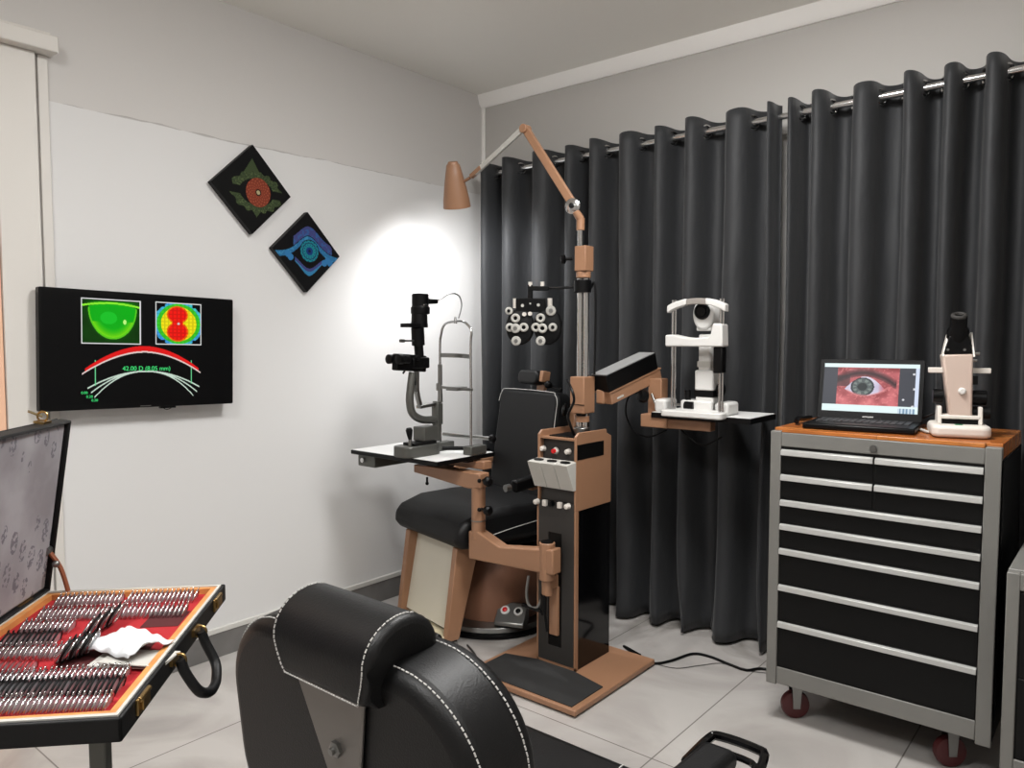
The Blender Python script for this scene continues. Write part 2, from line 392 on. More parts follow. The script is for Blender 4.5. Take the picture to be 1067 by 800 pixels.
# round ceiling lamps: the glowing globes light the room
for i, (x, y, p) in enumerate(GLOBES):
    t = thing('ceiling_light', ['flush round ceiling lamp nearest the curtains', 'flush round ceiling lamp nearest the right wall',
                                'flush round ceiling lamp nearest the television'][i], 'light', (x, y, ZC), 0, 'round ceiling lamps')
    MB().lathe([(.32, -.022), (.325, -.018), (.325, 0)], (0, 0, 0), (0, 0, 1), 40).build('mount', M['white'], t)
    m = emis('dome_glow', (255, 254, 252), p/(PI*.295))
    MB().lathe([(.004, -.080), (.075, -.078), (.15, -.072), (.225, -.06), (.27, -.046), (.295, -.032), (.3, -.022)], (0, 0, 0), (0, 0, 1), 40).build('dome', m, t)

# ================================================================== CURTAINS
RY = 3.2
def rodz(x): return 2.253 + (x + 2.6) * .0125
backs = [524, 553, 591, 615, 642, 682, 711, 748, 801, 840, 878, 933, 974, 1015, 1062]
bx_ = [at(p, 150, Y=RY+.02).x for p in backs]
bx_ = bx_ + [bx_[-1]+.13*k for k in range(1, 5)]
split = at(818, 120, Y=RY).x
def curtain(xs, x_start, x_end, seed, name, label):
    rnd = random.Random(seed)
    knots = [(x_start, -.01)]
    prev = None
    for i, x in enumerate(xs):
        if i == 0: knots.append(((x_start + x)/2 , -1))
        else: knots.append((xs[i-1]+(x-xs[i-1])*.46, -1))
        knots.append((x, 1))
    knots.append(((xs[-1]+x_end)/2, -1)); knots.append((x_end, 0))
    path = []; N = 14
    for (xa, ya), (xb, yb) in zip(knots, knots[1:]):
        for k in range(N):
            t = k/N; s_ = (1-math.cos(PI*t))/2
            # fold overshoot: the fabric doubles back a little in each pleat
            xx = xa + (xb-xa)*(t + .10*math.sin(2*PI*t))
            path.append((xx, ya + (yb-ya)*s_))
    path.append(knots[-1])
    me = bpy.data.meshes.new(name); V = []; F = []; NZ = 44
    for j in range(NZ+1):
        f = j/NZ
        for i, (x, y) in enumerate(path):
            zt = rodz(x) + .052 + .005*math.sin(x*23)
            # top edge dips between the front pleats
            zt -= .006*(y+1)/2
            zb = .008 + .012*(vn(x*9, 3.3)) 
            z = zt + (zb-zt)*f
            amp = (.058 if y > 0 else .082)*(1 + .2*f*(vn(x*5+seed, 1.7)-.5)) 
            dx = f*.05*(vn(x*6, 4.1+f*1.5)-.5) + .008*math.sin(f*9 + x*17)*f
            dy = .03*f*(vn(x*4, 9.1+f*2)-.5)
            if f > .9: dx += (f-.9)*.5*(vn(x*22, 5)-.5); dy += -(f-.9)*.25*vn(x*17, 8)
            V.append((x+dx, RY + y*amp + dy + .006*vn(x*30, z*7), z))
    n = len(path)
    for j in range(NZ):
        for i in range(n-1): F.append((j*n+i, (j+1)*n+i, (j+1)*n+i+1, j*n+i+1))
    me.from_pydata(V, [], F); me.shade_smooth(); me.materials.append(M['curtain'])
    root = thing(name, label, 'curtain', (0,0,0), 0, 'curtains on the long rod')
    o = bpy.data.objects.new('fabric', me); COL.objects.link(o); o.parent = root
    so = o.modifiers.new('thick', 'SOLIDIFY'); so.thickness = .003
    for (xa, ya), (xb, yb) in zip(knots, knots[1:]):
        if abs(ya) == 1 and abs(yb) == 1:
            xm = (xa+xb)/2
            sl = (yb-ya)*.052*1.57/((xb-xa)*(1-.26*PI*1.0) or .01)
            ax = Vector((1, -.55 if yb > ya else .55, 0))
            MB().torus((xm, RY, rodz(xm)), ax, .0275, .0055, 24, 6).build('grommet', M['chrome'], root)
    return root
xs_l = [x for x in bx_ if x < split-.01]; xs_r = [x for x in bx_ if x > split+.01]
curtain(xs_l, at(503, 178, Y=RY).x, split-.012, 3, 'curtain', 'wide charcoal curtain hanging on the left from the room corner to behind the keratometer')
curtain(xs_r, split+.012, .32, 8, 'curtain', 'charcoal curtain hanging on the right behind the laptop and drawer cabinet')
t = thing('curtain_rod', 'long chrome curtain rod running through the grommets of the charcoal curtains', 'curtain rod')
x0, x1 = -2.79, .36
MB().cyl((x0, RY, rodz(x0)), (x1, RY, rodz(x1)), .013).build('rod', M['chrome'], t)
for x in (x0+.02, -1.0, x1-.03):
    MB().box((x-.006, RY+.01, rodz(x)-.006), (x+.006, YB, rodz(x)+.006)).box((x-.02, YB-.006, rodz(x)-.03), (x+.02, YB, rodz(x)+.03)).torus((x, RY, rodz(x)), (1,0,0), .016, .004).build('bracket', M['steel'], t)
MB().sph((x0-.015, RY, rodz(x0)), .02).build('finial', M['chrome'], t)
MB().sph((x1+.015, RY, rodz(x1)), .02).build('finial', M['chrome'], t)

# ================================================================== TELEVISION
tv = thing('television', 'black flat screen television on left wall showing green eye scan and heat map', 'television', (-2.945, 1.34, 1.305), PI/2)
TR = Matrix.Rotation(R(1.4), 4, 'Y')
W_, H_ = .722, .430
MB(TR).prism([(x, -.035, z) for x, z in rrect(-W_/2, -H_/2, W_/2, H_/2, .006)], (0, .03, 0)).box((-.22, -.006, -.13), (.22, .012, .12)).build('casing', M['black'], tv, bevel=.002)
MB().box((-.09, .011, -.1), (.09, .042, .1)).build('wall_bracket', M['steel'], tv)
def tvf(u, v):
    def seg(du, dv, wd): return abs(dv) < wd
    if .176 < u < .476 and .046 < v < .453:
        a, b = (u-.176)/.30, (v-.046)/.407
        if a < .02 or a > .98 or b < .02 or b > .98: return (225, 225, 225)
        c = (10, 50 + 20*vn(a*4, b*4), 5)
        dx, dy = (a-.52)/.40, (b-.18)/.70
        if dx*dx+dy*dy < 1.25 and b > .06: c = mix((10, 60, 5), (20, 150, 10), 1.25-dx*dx-dy*dy)
        if b > .1 + .12*(a-.5)**2*4 and dx*dx+dy*dy < 1:
            r = dx*dx+dy*dy; c = mix((10, 175, 20), (150, 230, 15), (r-.45)*1.7 if b > .5 else 0)
            if (a-.45)**2+(b-.42)**2 < .02: c = mix(c, (40, 215, 60), .5)
            if (a-.72)**2/.0008+(b-.5)**2/.003 < 1: c = (190, 255, 130)
        e = abs(b - (.09 + .3*(a-.5)**2)); 
        if e < .022: c = (140, 240, 50)
        if dx*dx+dy*dy > .93 and dx*dx+dy*dy < 1.05 and b > .2: c = (90, 205, 30)
        return c
    if .555 < u < .817 and .04 < v < .45:
        a, b = (u-.555)/.262, (v-.04)/.41
        if a < .02 or a > .98 or b < .02 or b > .98: return (225, 225, 225)
        x, y = (a-.5)*2, (b-.5)*2; x2 = x+.06
        d = min(((x2)**2/.16 + (y+.42)**2/.13), ((x2)**2/.17 + (y-.38)**2/.16), (x2**2/.05 + y*y/.2))
        ro = math.sqrt(x*x*.95+y*y*.95)
        ed = ro + .05*vn(math.atan2(y, x)*6, 2)
        if ed > 1.08 or (abs(x) > .6 and abs(y) > .78): return (3, 3, 8)
        if d < 1: c = (245, 25, 15)
        elif d < 1.35: c = (250, 110, 10)
        elif ro < .80 - .06*abs(x): c = (245, 230, 20)
        elif ro < .93: c = (60, 205, 40)
        else: c = mix((70, 220, 200), (60, 130, 235), vn(x*4, y*4))
        if (int(a*34) % 3 == 0 or int(b*34) % 3 == 0): c = mix(c, (0, 0, 0), .12)
        if (x+.02)**2+y*y < .003: c = (200, 200, 200)
        return c
    if .178 < u < .812:
        k = (u-.496)/.31; arc = .515 + .195*abs(k)**1.85
        if .192 < u < .80 and arc-.048*(1-.5*abs(k)**2) < v < arc: return (225, 25, 25)
        if arc <= v < arc+.014: return (225, 205, 200)
    if (abs(u-.243) < .0022 or abs(u-.757) < .0022) and .60 < v < .83: return (110, 215, 150)
    for kk, lo, hi in ((.13, .205, .805), (.185, .222, .79), (.26, .238, .77)):
        if lo < u < hi:
            k = (u-.5)/.275; arc = .705 + kk*abs(k)**(1.7+kk*2)
            if abs(v-arc) < .0065: return (200, 220, 205)
    return (4, 4, 5)
pic = picture('screen', W_-.022, H_-.03, 420, 220, tvf, pict_mat('tv_picture', .95), tv, Matrix.Translation((0, -.0365, .004)) @ TR)
G = emis('green_letters', (60, 225, 120), 1.0)
text_mesh('screen_text', '42.00 D (8.05 mm)', .0235, G, pic, (0.003, -.0385, -.068), (R(90), R(1.4), 0))
for s_, x, z in (('0.00', -.222, -.148), ('0.20', -.205, -.163), ('0.20', -.188, -.177)):
    text_mesh('screen_text', s_, .013, G, pic, (x, -.0385, z), (R(90), R(1.4), 0))
MB(TR).box((-.02, -.0362, -.2105), (.02, -.0352, -.2075)).build('badge', M['steel'], tv)
MB(TR).box((.06, -.03, -.222), (.12, -.015, -.213)).build('receiver', M['gloss'], tv)
MB(TR).tube([(.07, -.02, -.218), (.09, -.022, -.228), (.12, -.02, -.215)], .0015).build('cable_loop', M['black'], tv)

# ================================================================== WALL ART
def art1(u, v):
    x, y = (u-.5)*2, (.5-v)*2
    X, Y = (x-y)/1.0, (x+y)/1.0   # diamond coordinates, tips at +-2 -> scaled
    X, Y = X/2*1.0, Y/2*1.0
    c = (9, 9, 9)
    cx, cy = .14, -.05
    r = math.hypot(X-cx, (Y-cy)*.95); th = math.atan2(Y-cy, X-cx)
    ol = (58, 70, 44); dot = (80, 92, 58)
    # top and bottom triangles
    if .30 < Y < .70 and abs(X+.02) < (.70-Y)*.62: c = ol
    if -.62 < Y < -.35 and abs(X-.10) < (Y+.62)*.75: c = ol
    e = math.hypot((X-cx+.04)/1.30, (Y-cy)/.90)
    if .335 < e < .50+.03*math.sin(th*14) and not (abs(Y-cy) < .09): 
        c = ol if (int(th*12) % 2) else (50, 62, 40)
        if vn(X*40, Y*40) > .72: c = dot
    if r < .315:
        c = (118, 52, 36)
        if math.sin(th*16)*math.sin(r*70) > .35: c = (150, 76, 52)
        if r < .075: c = (45, 30, 22)
        if r < .045: c = (170, 158, 120)
    elif e < .335: c = (10, 10, 10)
    return c
def art2(u, v):
    x, y = (u-.5)*2, (.5-v)*2
    X, Y = (x-y)/2, (x+y)/2
    c = (9, 9, 11)
    cx, cy = .06, .03
    r = math.hypot(X-cx, Y-cy); th = math.atan2(Y-cy, X-cx)
    blue = (42, 104, 150); pur = (62, 66, 118); teal = (28, 128, 138)
    lid = .40*math.exp(-((X-.03)/.42)**2) - .06*abs(X)
    if lid+.02 < Y < lid+.25 and X > -.42 and X < .75 and Y < .93-abs(X)*1.02: c = pur if vn(X*22, Y*22) > .38 else (50, 86, 140)
    if lid-.14 < Y < lid+.0 and abs(X) < .95: c = blue if vn(X*26, Y*26) > .3 else (60, 130, 170)
    low = -.34*math.exp(-((X-.05)/.36)**2) - .02
    if low-.13 < Y < low-.05 and abs(X-.05) < .42: c = pur
    if low-.24+.2*abs(X-.05) < Y < low-.13 and abs(X-.05) < .42: c = (50, 122, 165)
    for sx, sy in ((-.58, -.10), (-.50, -.17), (.62, -.16), (.52, -.23), (.70, -.22)):
        if math.hypot(X-sx, Y-sy) < .085: c = (48, 112, 165)
    if r < .27:
        c = teal if math.sin(th*14)*math.cos(r*60) > -.2 else (20, 84, 110)
        if .19 < r < .215: c = (30, 60, 90)
        if r < .1: c = (20, 50, 110)
        if r < .04: c = (14, 20, 50)
    elif r < .29: c = (12, 20, 30)
    return c
for nm, (yy, zz), sd, fn, lb in (('canvas_art', (1.834, 1.986), .268, art1, 'black diamond canvas with a red iris and olive green eye, higher of two'),
                             ('canvas_art', (2.106, 1.744), .258, art2, 'black diamond canvas with a blue and teal eye, lower of two')):
    t = thing(nm, lb, 'wall art', (XL, yy, zz), PI/2, 'diamond canvases on the left wall')
    T = Matrix.Rotation(R(-45+1.5), 4, 'Y')
    MB(T).box((-sd/2, -.032, -sd/2), (sd/2, -.002, sd/2)).build('panel', M['satin'], t, bevel=.002)
    picture('painting', sd-.004, sd-.004, 130, 130, fn, pict_mat('art_paint', 0), t, T @ Matrix.Translation((0, -.0328, 0)))

# ================================================================== INSTRUMENT STAND
SX0, SX1, SY0, SY1 = -1.876, -1.686, 2.43, 2.685
st = thing('instrument_stand', 'tan and black ophthalmic instrument column on a square base plate with table arm', 'instrument stand', (-1.78, 2.55, 0))
T = wm(st)
def S(): return MB(T)
S().box((-2.035, 2.17, .008), (-1.505, 2.745, .03)).build('base_plate', M['tan'], st, bevel=.004)
for a, b in ((-2.0, 2.2), (-1.53, 2.2), (-1.53, 2.71), (-2.0, 2.71)): S().cyl((a, b, 0), (a, b, .009), .018).build('foot', M['black'], st)
S().prism([(-2.012, 2.185, .03), (-1.53, 2.185, .03), (-1.53, 2.39, .03), (-1.69, 2.43, .03), (-1.874, 2.43, .03), (-2.012, 2.39, .03)], (0, 0, .004)).build('rubber_mat', M['mat_rub'], st, label='black rubber mat on the base plate')
# lower column
S().box((SX0, SY0+.004, .03), (SX1-.003, SY1, .672)).build('column', M['gloss'], st, bevel=.002)
S().box((SX0-.002, SY0, .03), (SX0+.008, SY0+.02, .6715)).box((SX1-.008, SY0, .03), (SX1, SY0+.02, .6715)).box((SX0, SY0, .03), (SX1, SY0+.01, .045)).build('edge_strip', M['tan'], st, bevel=.001)
fp = S()
zs0, zs1 = .11, .575
sl0, sl1 = -1.818, -1.752
fp.box((SX0+.008, SY0-.002, .045), (sl0, SY0+.006, .70)).box((sl1, SY0-.002, .045), (SX1-.008, SY0+.006, .70)).box((sl0, SY0-.002, .045), (sl1, SY0+.006, zs0)).box((sl0, SY0-.002, zs1), (sl1, SY0+.006, .70))
fp.build('front_panel', M['dgrey'], st)
S().box((sl0, SY0+.002, zs0), (sl1, SY0+.0042, zs1)).build('slot', M['cblack'], st)
# upper housing: tan sides, slanted top
hz0, hz1 = .672, .982
def side(x, nm='side_panel'):
    return S().prism([(x, SY0, hz0), (x, SY1, hz0), (x, SY1, .95), (x, SY1-.035, .965), (x, SY1-.037, .98), (x, SY0+.02, hz1), (x, SY0, .966)], (.01, 0, 0)).build(nm, M['tan'], st, bevel=.002)
side(SX1-.01); side(SX0)
S().box((SX0+.01, SY1-.012, hz0), (SX1-.01, SY1, .945)).box((SX0+.01, SY0+.004, .95), (SX1-.01, SY0+.03, .957)).box((SX0+.01, SY0+.02, .95), (SX1-.01, SY1-.05, .956)).build('housing', M['tan'], st)
S().box((SX0+.03, SY0+.04, .956), (SX1-.03, SY1-.08, .960)).build('top_tray', M['cblack'], st)
S().prism([(SX0+.01, SY0+.012, .70), (SX0+.01, SY0+.03, .945), (SX0+.01, SY0+.05, .945), (SX0+.01, SY0+.05, .70)], (SX1-SX0-.02, 0, 0)).build('control_panel', M['dgrey'], st)
a0 = at(601.5, 466, X=SX1); a1 = at(629, 466, X=SX1)
S().box((SX1-.003, a0.y, .875), (SX1+.001, min(a1.y, SY1-.03), .935)).build('side_recess', M['cblack'], st)
yk = SY0+.018
def knob(px, py, m, r=.0105, Y=yk, ln=.022):
    p = at(px, py, Y=Y); o = S().lathe([(r*1.15, 0), (r, .004), (r*.92, ln-.003), (r*.6, ln)], (p.x, Y+.006, p.z), (0, -1, 0), 16).build('knob', m, st)
    return p, o
knob(566, 467, M['ivory']); p, o = knob(578.5, 469.5, M['ivory'], .0125, ln=.012); 
MB(T).cyl((p.x, yk-.004, p.z), (p.x, yk-.016, p.z), .009).build('button', M['red'], o, label='red button')
knob(592, 470.5, M['ivory'])
for px, r in ((560.5, 0), (569, 1), (576, 2), (584.5, 1), (592.5, 0)):
    yk2 = SY0
    p = at(px, 522+(px-560)*.16, Y=yk2)
    if r == 1: S().box((p.x-.009, yk2-.016, p.z-.012), (p.x+.009, yk2, p.z+.012)).build('rocker_switch', M['ivory'], st, bevel=.002)
    else: S().lathe([(.0125, 0), (.011, .006), (.010, .02), (.006, .022)], (p.x, yk2, p.z), (0, -1, 0), 16).build('knob', M['black'] if r == 2 else M['ivory'], st)
# three handset holders
hx = [SX0-.006 + k*(SX1-SX0+.006)/3 for k in range(4)]
for k in range(3):
    xa, xb = hx[k]+.001, hx[k+1]-.001
    yt, yb_ = SY0-.062, SY0-.014
    o = S().prism([(xa, SY0+.01, .870), (xa, yt, .862), (xa, yb_, .756), (xa, SY0+.01, .756)], (xb-xa, 0, 0)).build('handset_holder', M['lgrey'], st, bevel=.002)
    S().lathe([(.023, 0), (.023, .004), (.018, .005)], ((xa+xb)/2, SY0-.026, .8655), (0, -.1, 1), 20, sx=1, sy=.62).build('handset_socket', M['cblack'], o)
# sliding bracket and table arm
AY, AX = 2.375, -1.785
S().box((sl0+.012, SY0-.012, .16), (sl1-.012, SY0+.002, .36)).build('slide_bracket', M['tan'], st, bevel=.002)
S().cyl((AX, AY, .335), (AX, AY, .40), .021).cyl((AX, AY, .398), (AX, AY, .548), .032).box((AX-.02, AY, .36), (AX+.02, SY0-.004, .41)).build('pivot_sleeve', M['tan'], st, bevel=.003)
S().cyl((AX, AY, .548), (AX, AY, .552), .026).build('pivot_cap', M['black'], st)
UX, UY = -2.15, 2.375
pr = [at(px, py, Y=AY-.028) for px, py in ((576, 573), (520, 570), (496, 553), (488, 553), (488, 582), (567, 598), (576, 600))]
S().prism(pr, (0, .056, 0)).build('lower_arm', M['tan'], st, bevel=.006, seg=3)
S().cyl((UX, UY, .50), (UX, UY, .78), .030).build('upright', M['tan'], st, bevel=.002)
S().cyl((UX, UY, .578), (UX, UY, .583), .0315).build('clamp_ring', M['steel'], st)
q = [at(px, py, Y=AY-.03) for px, py in ((500, 494), (446, 485.5), (431, 484), (431, 492), (447, 496.5), (487, 509), (500, 509))]
S().prism(q, (0, .06, 0)).build('upper_arm', M['tan'], st, bevel=.004)
S().box((-2.50, 2.41, .79), (-2.15, 2.46, .825)).build('table_bracket', M['tan'], st, bevel=.003)
S().box((-2.42, 2.36, .822), (-2.2, 2.40, .832)).box((-2.52, 2.25, .822), (-2.48, 2.48, .832)).build('slide_rail', M['black'], st)
for px, py in ((502, 500), (502, 530)):
    p = at(px, py, Y=AY-.01); S().cyl(p, p + Vector((.055, -.012, 0)), .006).lathe([(.006, 0), (.021, .006), (.021, .02), (.014, .028)], p + Vector((.03, -.006, 0)), (1, -.2, 0), 18).sph(p+Vector((.004,-.02,0)), .009).build('lock_knob', M['black'], st)
p = at(445, 497, Y=AY-.03); S().cyl(p, p-Vector((0, 0, .025)), .005).sph(p-Vector((0,0,.028)), .008).build('lock_lever', M['black'], st)
S().box((-2.735, 2.165, .832), (-2.186, 2.525, .8505)).build('instrument_table_edge', M['black'], st, bevel=.003)
S().prism([(x, y, .8505) for x, y in rrect(-2.731, 2.169, -2.19, 2.521, .01)], (0, 0, .0012)).build('instrument_table_top', M['laminate'], st)
o = S().box((-2.715, 2.19, .778), (-2.60, 2.45, .831)).build('power_box', M['greym'], st, bevel=.004)
p = at(376, 482, Y=2.19); S().cyl((-2.67, 2.19, .808), (-2.67, 2.175, .808), .011).build('dial', M['chrome'], o)
# silver hose and lever at the pivot bottom
S().tube([(-1.865, 2.36, .40), (-1.868, 2.35, .33), (-1.85, 2.345, .285), (-1.815, 2.35, .285), (-1.80, 2.36, .32)], .006).build('hose', M['steel'], st)
S().bar((-1.885, 2.345, .283), (-1.79, 2.35, .275), .016, .010).cyl((-1.785, 2.355, .30), (-1.765, 2.35, .20), .006).cyl((-1.79, 2.36, .34), (-1.79, 2.36, .26), .013).build('height_lever', M['black'], st)
# pole
PY, PX = 2.60, at(606.5, 440, Y=2.60).x
def Pz(y): return at(605, y, Y=PY).z
S().cyl((PX-.013, PY, .95), (PX-.013, PY, Pz(236)), .0125).cyl((PX+.014, PY+.004, .95), (PX+.014, PY+.004, Pz(270)), .0125).build('pole', M['chrome'], st)
S().cyl((PX, PY, .95), (PX, PY, .985), .034).build('pole_collar', M['steel'], st, bevel=.003)
z0, z1 = Pz(283), Pz(257)
S().box((PX-.020, PY-.032, z0), (PX+.034, PY+.028, z1)).cyl((PX+.003, PY, Pz(290)), (PX+.003, PY, z0), .03).build('upper_clamp', M['tan'], st, bevel=.003)
p = Vector((PX-.03, PY-.03, (z0+z1)/2)); o = S().cyl(p, p+Vector((-.03, -.01, 0)), .006).lathe([(.010, 0), (.019, .004), (.019, .014), (.008, .02)], p+Vector((-.028, -.01, 0)), (-1, -.3, 0), 10).build('clamp_knob', M['black'], st)
S().cyl((PX+.002, PY-.005, Pz(305)), (PX+.002, PY-.005, Pz(292)), .036).build('phoropter_collar', M['black'], st, bevel=.003)
S().tube([(PX+.02, PY+.03, Pz(300)), (PX+.045, PY+.02, Pz(296)), (PX+.05, PY+.02, Pz(330)), (PX+.046, PY+.02, Pz(390))], .005).build('cable', M['satin'], st)
z0, z1 = Pz(430), Pz(392)
S().box((PX-.034, PY-.04, z0), (PX+.036, PY+.04, z1)).build('lower_clamp', M['tan'], st, bevel=.004)
S().box((PX-.034, PY-.042, z0+.035), (PX+.037, PY-.038, z0+.038)).cyl((PX, PY, Pz(433)), (PX, PY, z0), .024).build('clamp_gap', M['cblack'], st)
S().cyl((PX, PY, Pz(439)), (PX, PY, Pz(433)), .030).build('ring', M['tan'], st)
p = Vector((PX-.036, PY-.03, z0+.01)); S().cyl(p, p+Vector((-.02, 0, 0)), .008).lathe([(.014, 0), (.028, .004), (.028, .012), (.012, .02)], p+Vector((-.02, 0, 0)), (-1, -.4, .1), 12).build('lock_knob', M['black'], st)
S().tube([at(591, 396, Y=2.52), at(596, 407, Y=2.5), at(598, 418, Y=2.5), at(592, 432, Y=2.5), at(594, 442, Y=2.5), at(599, 455, Y=2.52)], .0055).build('cable', M['black'], st)
# right arm: tan spring arm with black accessory box
A0 = Vector((PX+.06, PY+.07, 1.105)); A1 = Vector((-1.655, 2.98, 1.198)); dv = (A1-A0).normalized(); dn = Vector((dv.y, -dv.x, 0)).normalized(); du = dn.cross(dv)
if du.z < 0: du = -du
fr = Matrix((dn, dv, du)).transposed()
L_ = (A1-A0).length
S().obox((A0+A1)/2, (.082, L_, .055), fr).build('spring_arm', M['tan'], st, bevel=.003)
S().obox((A0+A1)/2 + du*.024 , (.088, L_+.006, .006), fr).build('arm_lid', M['tan'], st)
S().obox((PX+.05, PY+.075, 1.11), (.04, .04, .06)).build('arm_knuckle', M['tan'], st, bevel=.006)
S().obox(A0 + dv*.055 + dn*.0415 - du*.012, (.002, .04, .008), fr).build('arm_badge', M['lgrey'], st)
o = S().obox((A0+A1)/2 + du*.064 - dv*.01, (.088, L_-.01, .072), fr).build('accessory_box', M['black'], st, bevel=.004, label='black accessory box with silver lid')
S().obox((A0+A1)/2 + du*.1015 - dv*.012, (.084, L_-.02, .004), fr).build('box_lid', mat('silver_lid', (150, 150, 150), .4), o)
# far post and under-table beam
q = at(686, 420, Y=2.93)
S().box((q.x-.035, 2.90, 1.0), (q.x+.03, 2.96, 1.18)).build('arm_post', M['tan'], st, bevel=.004)
S().box((-1.645, 2.85, .975), (-1.52, 2.93, 1.03)).box((-1.54, 2.862, .975), (-1.33, 2.91, 1.016)).build('table_beam', M['tan'], st, bevel=.004)
S().lathe([(.028, 0), (.03, .01), (.022, .03), (.005, .034)], at(672, 413, Y=2.87), (-.4, -1, .2), 16).build('lock_knob', M['black'], st)
S().cyl(at(679, 410, Y=2.87), at(683, 420, Y=2.87), .006).build('lever', M['chrome'], st)
S().tube([at(*p, Y=2.9) for p in ((672, 408), (656, 412), (652, 430), (660, 448), (676, 455), (695, 448))], .004).tube([at(*p, Y=2.93) for p in ((708, 446), (722, 459), (735, 464), (752, 455))], .004).build('cable', M['black'], st)
S().box((-1.59, 2.842, 1.018), (-1.155, 3.105, 1.0405)).build('keratometer_table_edge', M['black'], st, bevel=.002)
S().box((-1.587, 2.845, 1.0405), (-1.158, 3.102, 1.0425)).build('keratometer_table_top', M['laminate'], st, bevel=.001)

# ------------------------------------------------------------------ examination lamp
LP = at(477, 193, Y=2.66); LJ = at(490, 185, Y=2.66); LE = at(546, 134, Y=2.62); LV = at(597, 215, Y=2.58); LB = Vector((PX-.013, PY, Pz(240)))
lm = thing('examination_lamp', 'tan conical reading lamp on a jointed arm at the pole top', 'lamp', tuple(LB))
T = wm(lm)
MB(T).cyl(LB, LB+Vector((0, 0, .05)), .017).cyl(LB+Vector((0,0,.045)), LV+Vector((.012, 0, -.02)), .017, .015).cyl(LV+Vector((.012,0,-.02)), LV, .013).build('socket', M['tan'], lm, bevel=.001)
ax = Vector((.3, -1, 0)).normalized()
MB(T).lathe([(.030, -.012), (.032, -.006), (.032, .008), (.02, .016)], LV, ax, 24).build('tension_disc', M['chrome'], lm)
MB(T).lathe([(.011, 0), (.011, .006), (.006, .010)], LV + ax*.016, ax, 12).build('tension_screw', M['satin'], lm)
MB(T).bar(LV+Vector((0, .012, 0)), LE+Vector((0, .012, 0)), .034, .02, (0, 1, 0)).build('upper_arm', M['tan'], lm, bevel=.003)
MB(T).cyl(LE+Vector((0,-.012,0)), LE+Vector((0,.03,0)), .019).build('elbow', M['tan'], lm, bevel=.002)
MB(T).bar(LE+Vector((0,-.004,0)), LJ+(LE-LJ)*.10, .024, .014, (0, 1, 0)).build('forearm', M['lgrey'], lm, bevel=.002)
MB(T).bar(LJ+(LE-LJ)*.22, LJ+(LE-LJ)*.02, .02, .02, (0, 1, 0)).cyl(LJ, LP, .007).build('wrist', M['tan'], lm, bevel=.002)
dn_ = Vector((-.16, .31, -1)).normalized()
top = at(472, 171, Y=2.62)
prof = [(.028, 0), (.032, .004), (.042, .05), (.054, .11), (.063, .165), (.066, .2), (.0645, .2), (.0615, .165), (.052, .11), (.040, .05), (.030, .008), (.0, .006)]
MB(T).lathe(prof, top, dn_, 32, cap=False).build('lamp_shade', M['tan'], lm)
MB(T).cyl(top - dn_*.012, top + dn_*.004, .022, .028, 24).build('shade_cap', M['tan'], lm, bevel=.002)
MB(T).sph(top + dn_*.115, .024).cyl(top+dn_*.02, top+dn_*.10, .014).build('bulb', emis('warm_bulb', (255, 246, 232), 12), lm)
pl = bpy.data.lights.new('reading_lamp_bulb', 'SPOT'); pl.energy = 38; pl.spot_size = R(168); pl.spot_blend = .75; pl.shadow_soft_size = .045; pl.color = (.98, .99, 1)
po = bpy.data.objects.new('reading_lamp_bulb', pl); COL.objects.link(po); po.location = top + dn_*.178
po.rotation_euler = Vector((-.32, .5, -1)).to_track_quat('-Z', 'Y').to_euler()

# ------------------------------------------------------------------ phoropter
pc = at(557, 330, Y=2.66)
ph = thing('phoropter', 'black and silver phoropter hanging from a horizontal arm in front of the curtain', 'phoropter', tuple(pc), R(32))
k = pc.y*.77 - pc.x*.637; k = k/FPX   # metres per pixel at that distance
def PL(px, py, y=0): return Vector(((px-557)*k, y, (330-py)*k))
MB().box(PL(538, 325, -.02), PL(569, 311, .02)).build('bridge', M['black'], ph, bevel=.003)
MB().box(PL(550, 312, -.008), PL(555, 297, .010)).box(PL(551, 303, -.010), PL(572, 298.5, .010)).build('hanger', M['black'], ph, bevel=.002)
A = wm(ph) @ Vector((PX, PY, Pz(299)))
MB().cyl(PL(572, 300.5), A, .0055).build('support_rod', M['satin'], ph)
for px in (552.5, 565): MB().cyl(PL(px, 299), PL(px, 294), .009, .009, 12).build('knob', M['ivory'], ph)
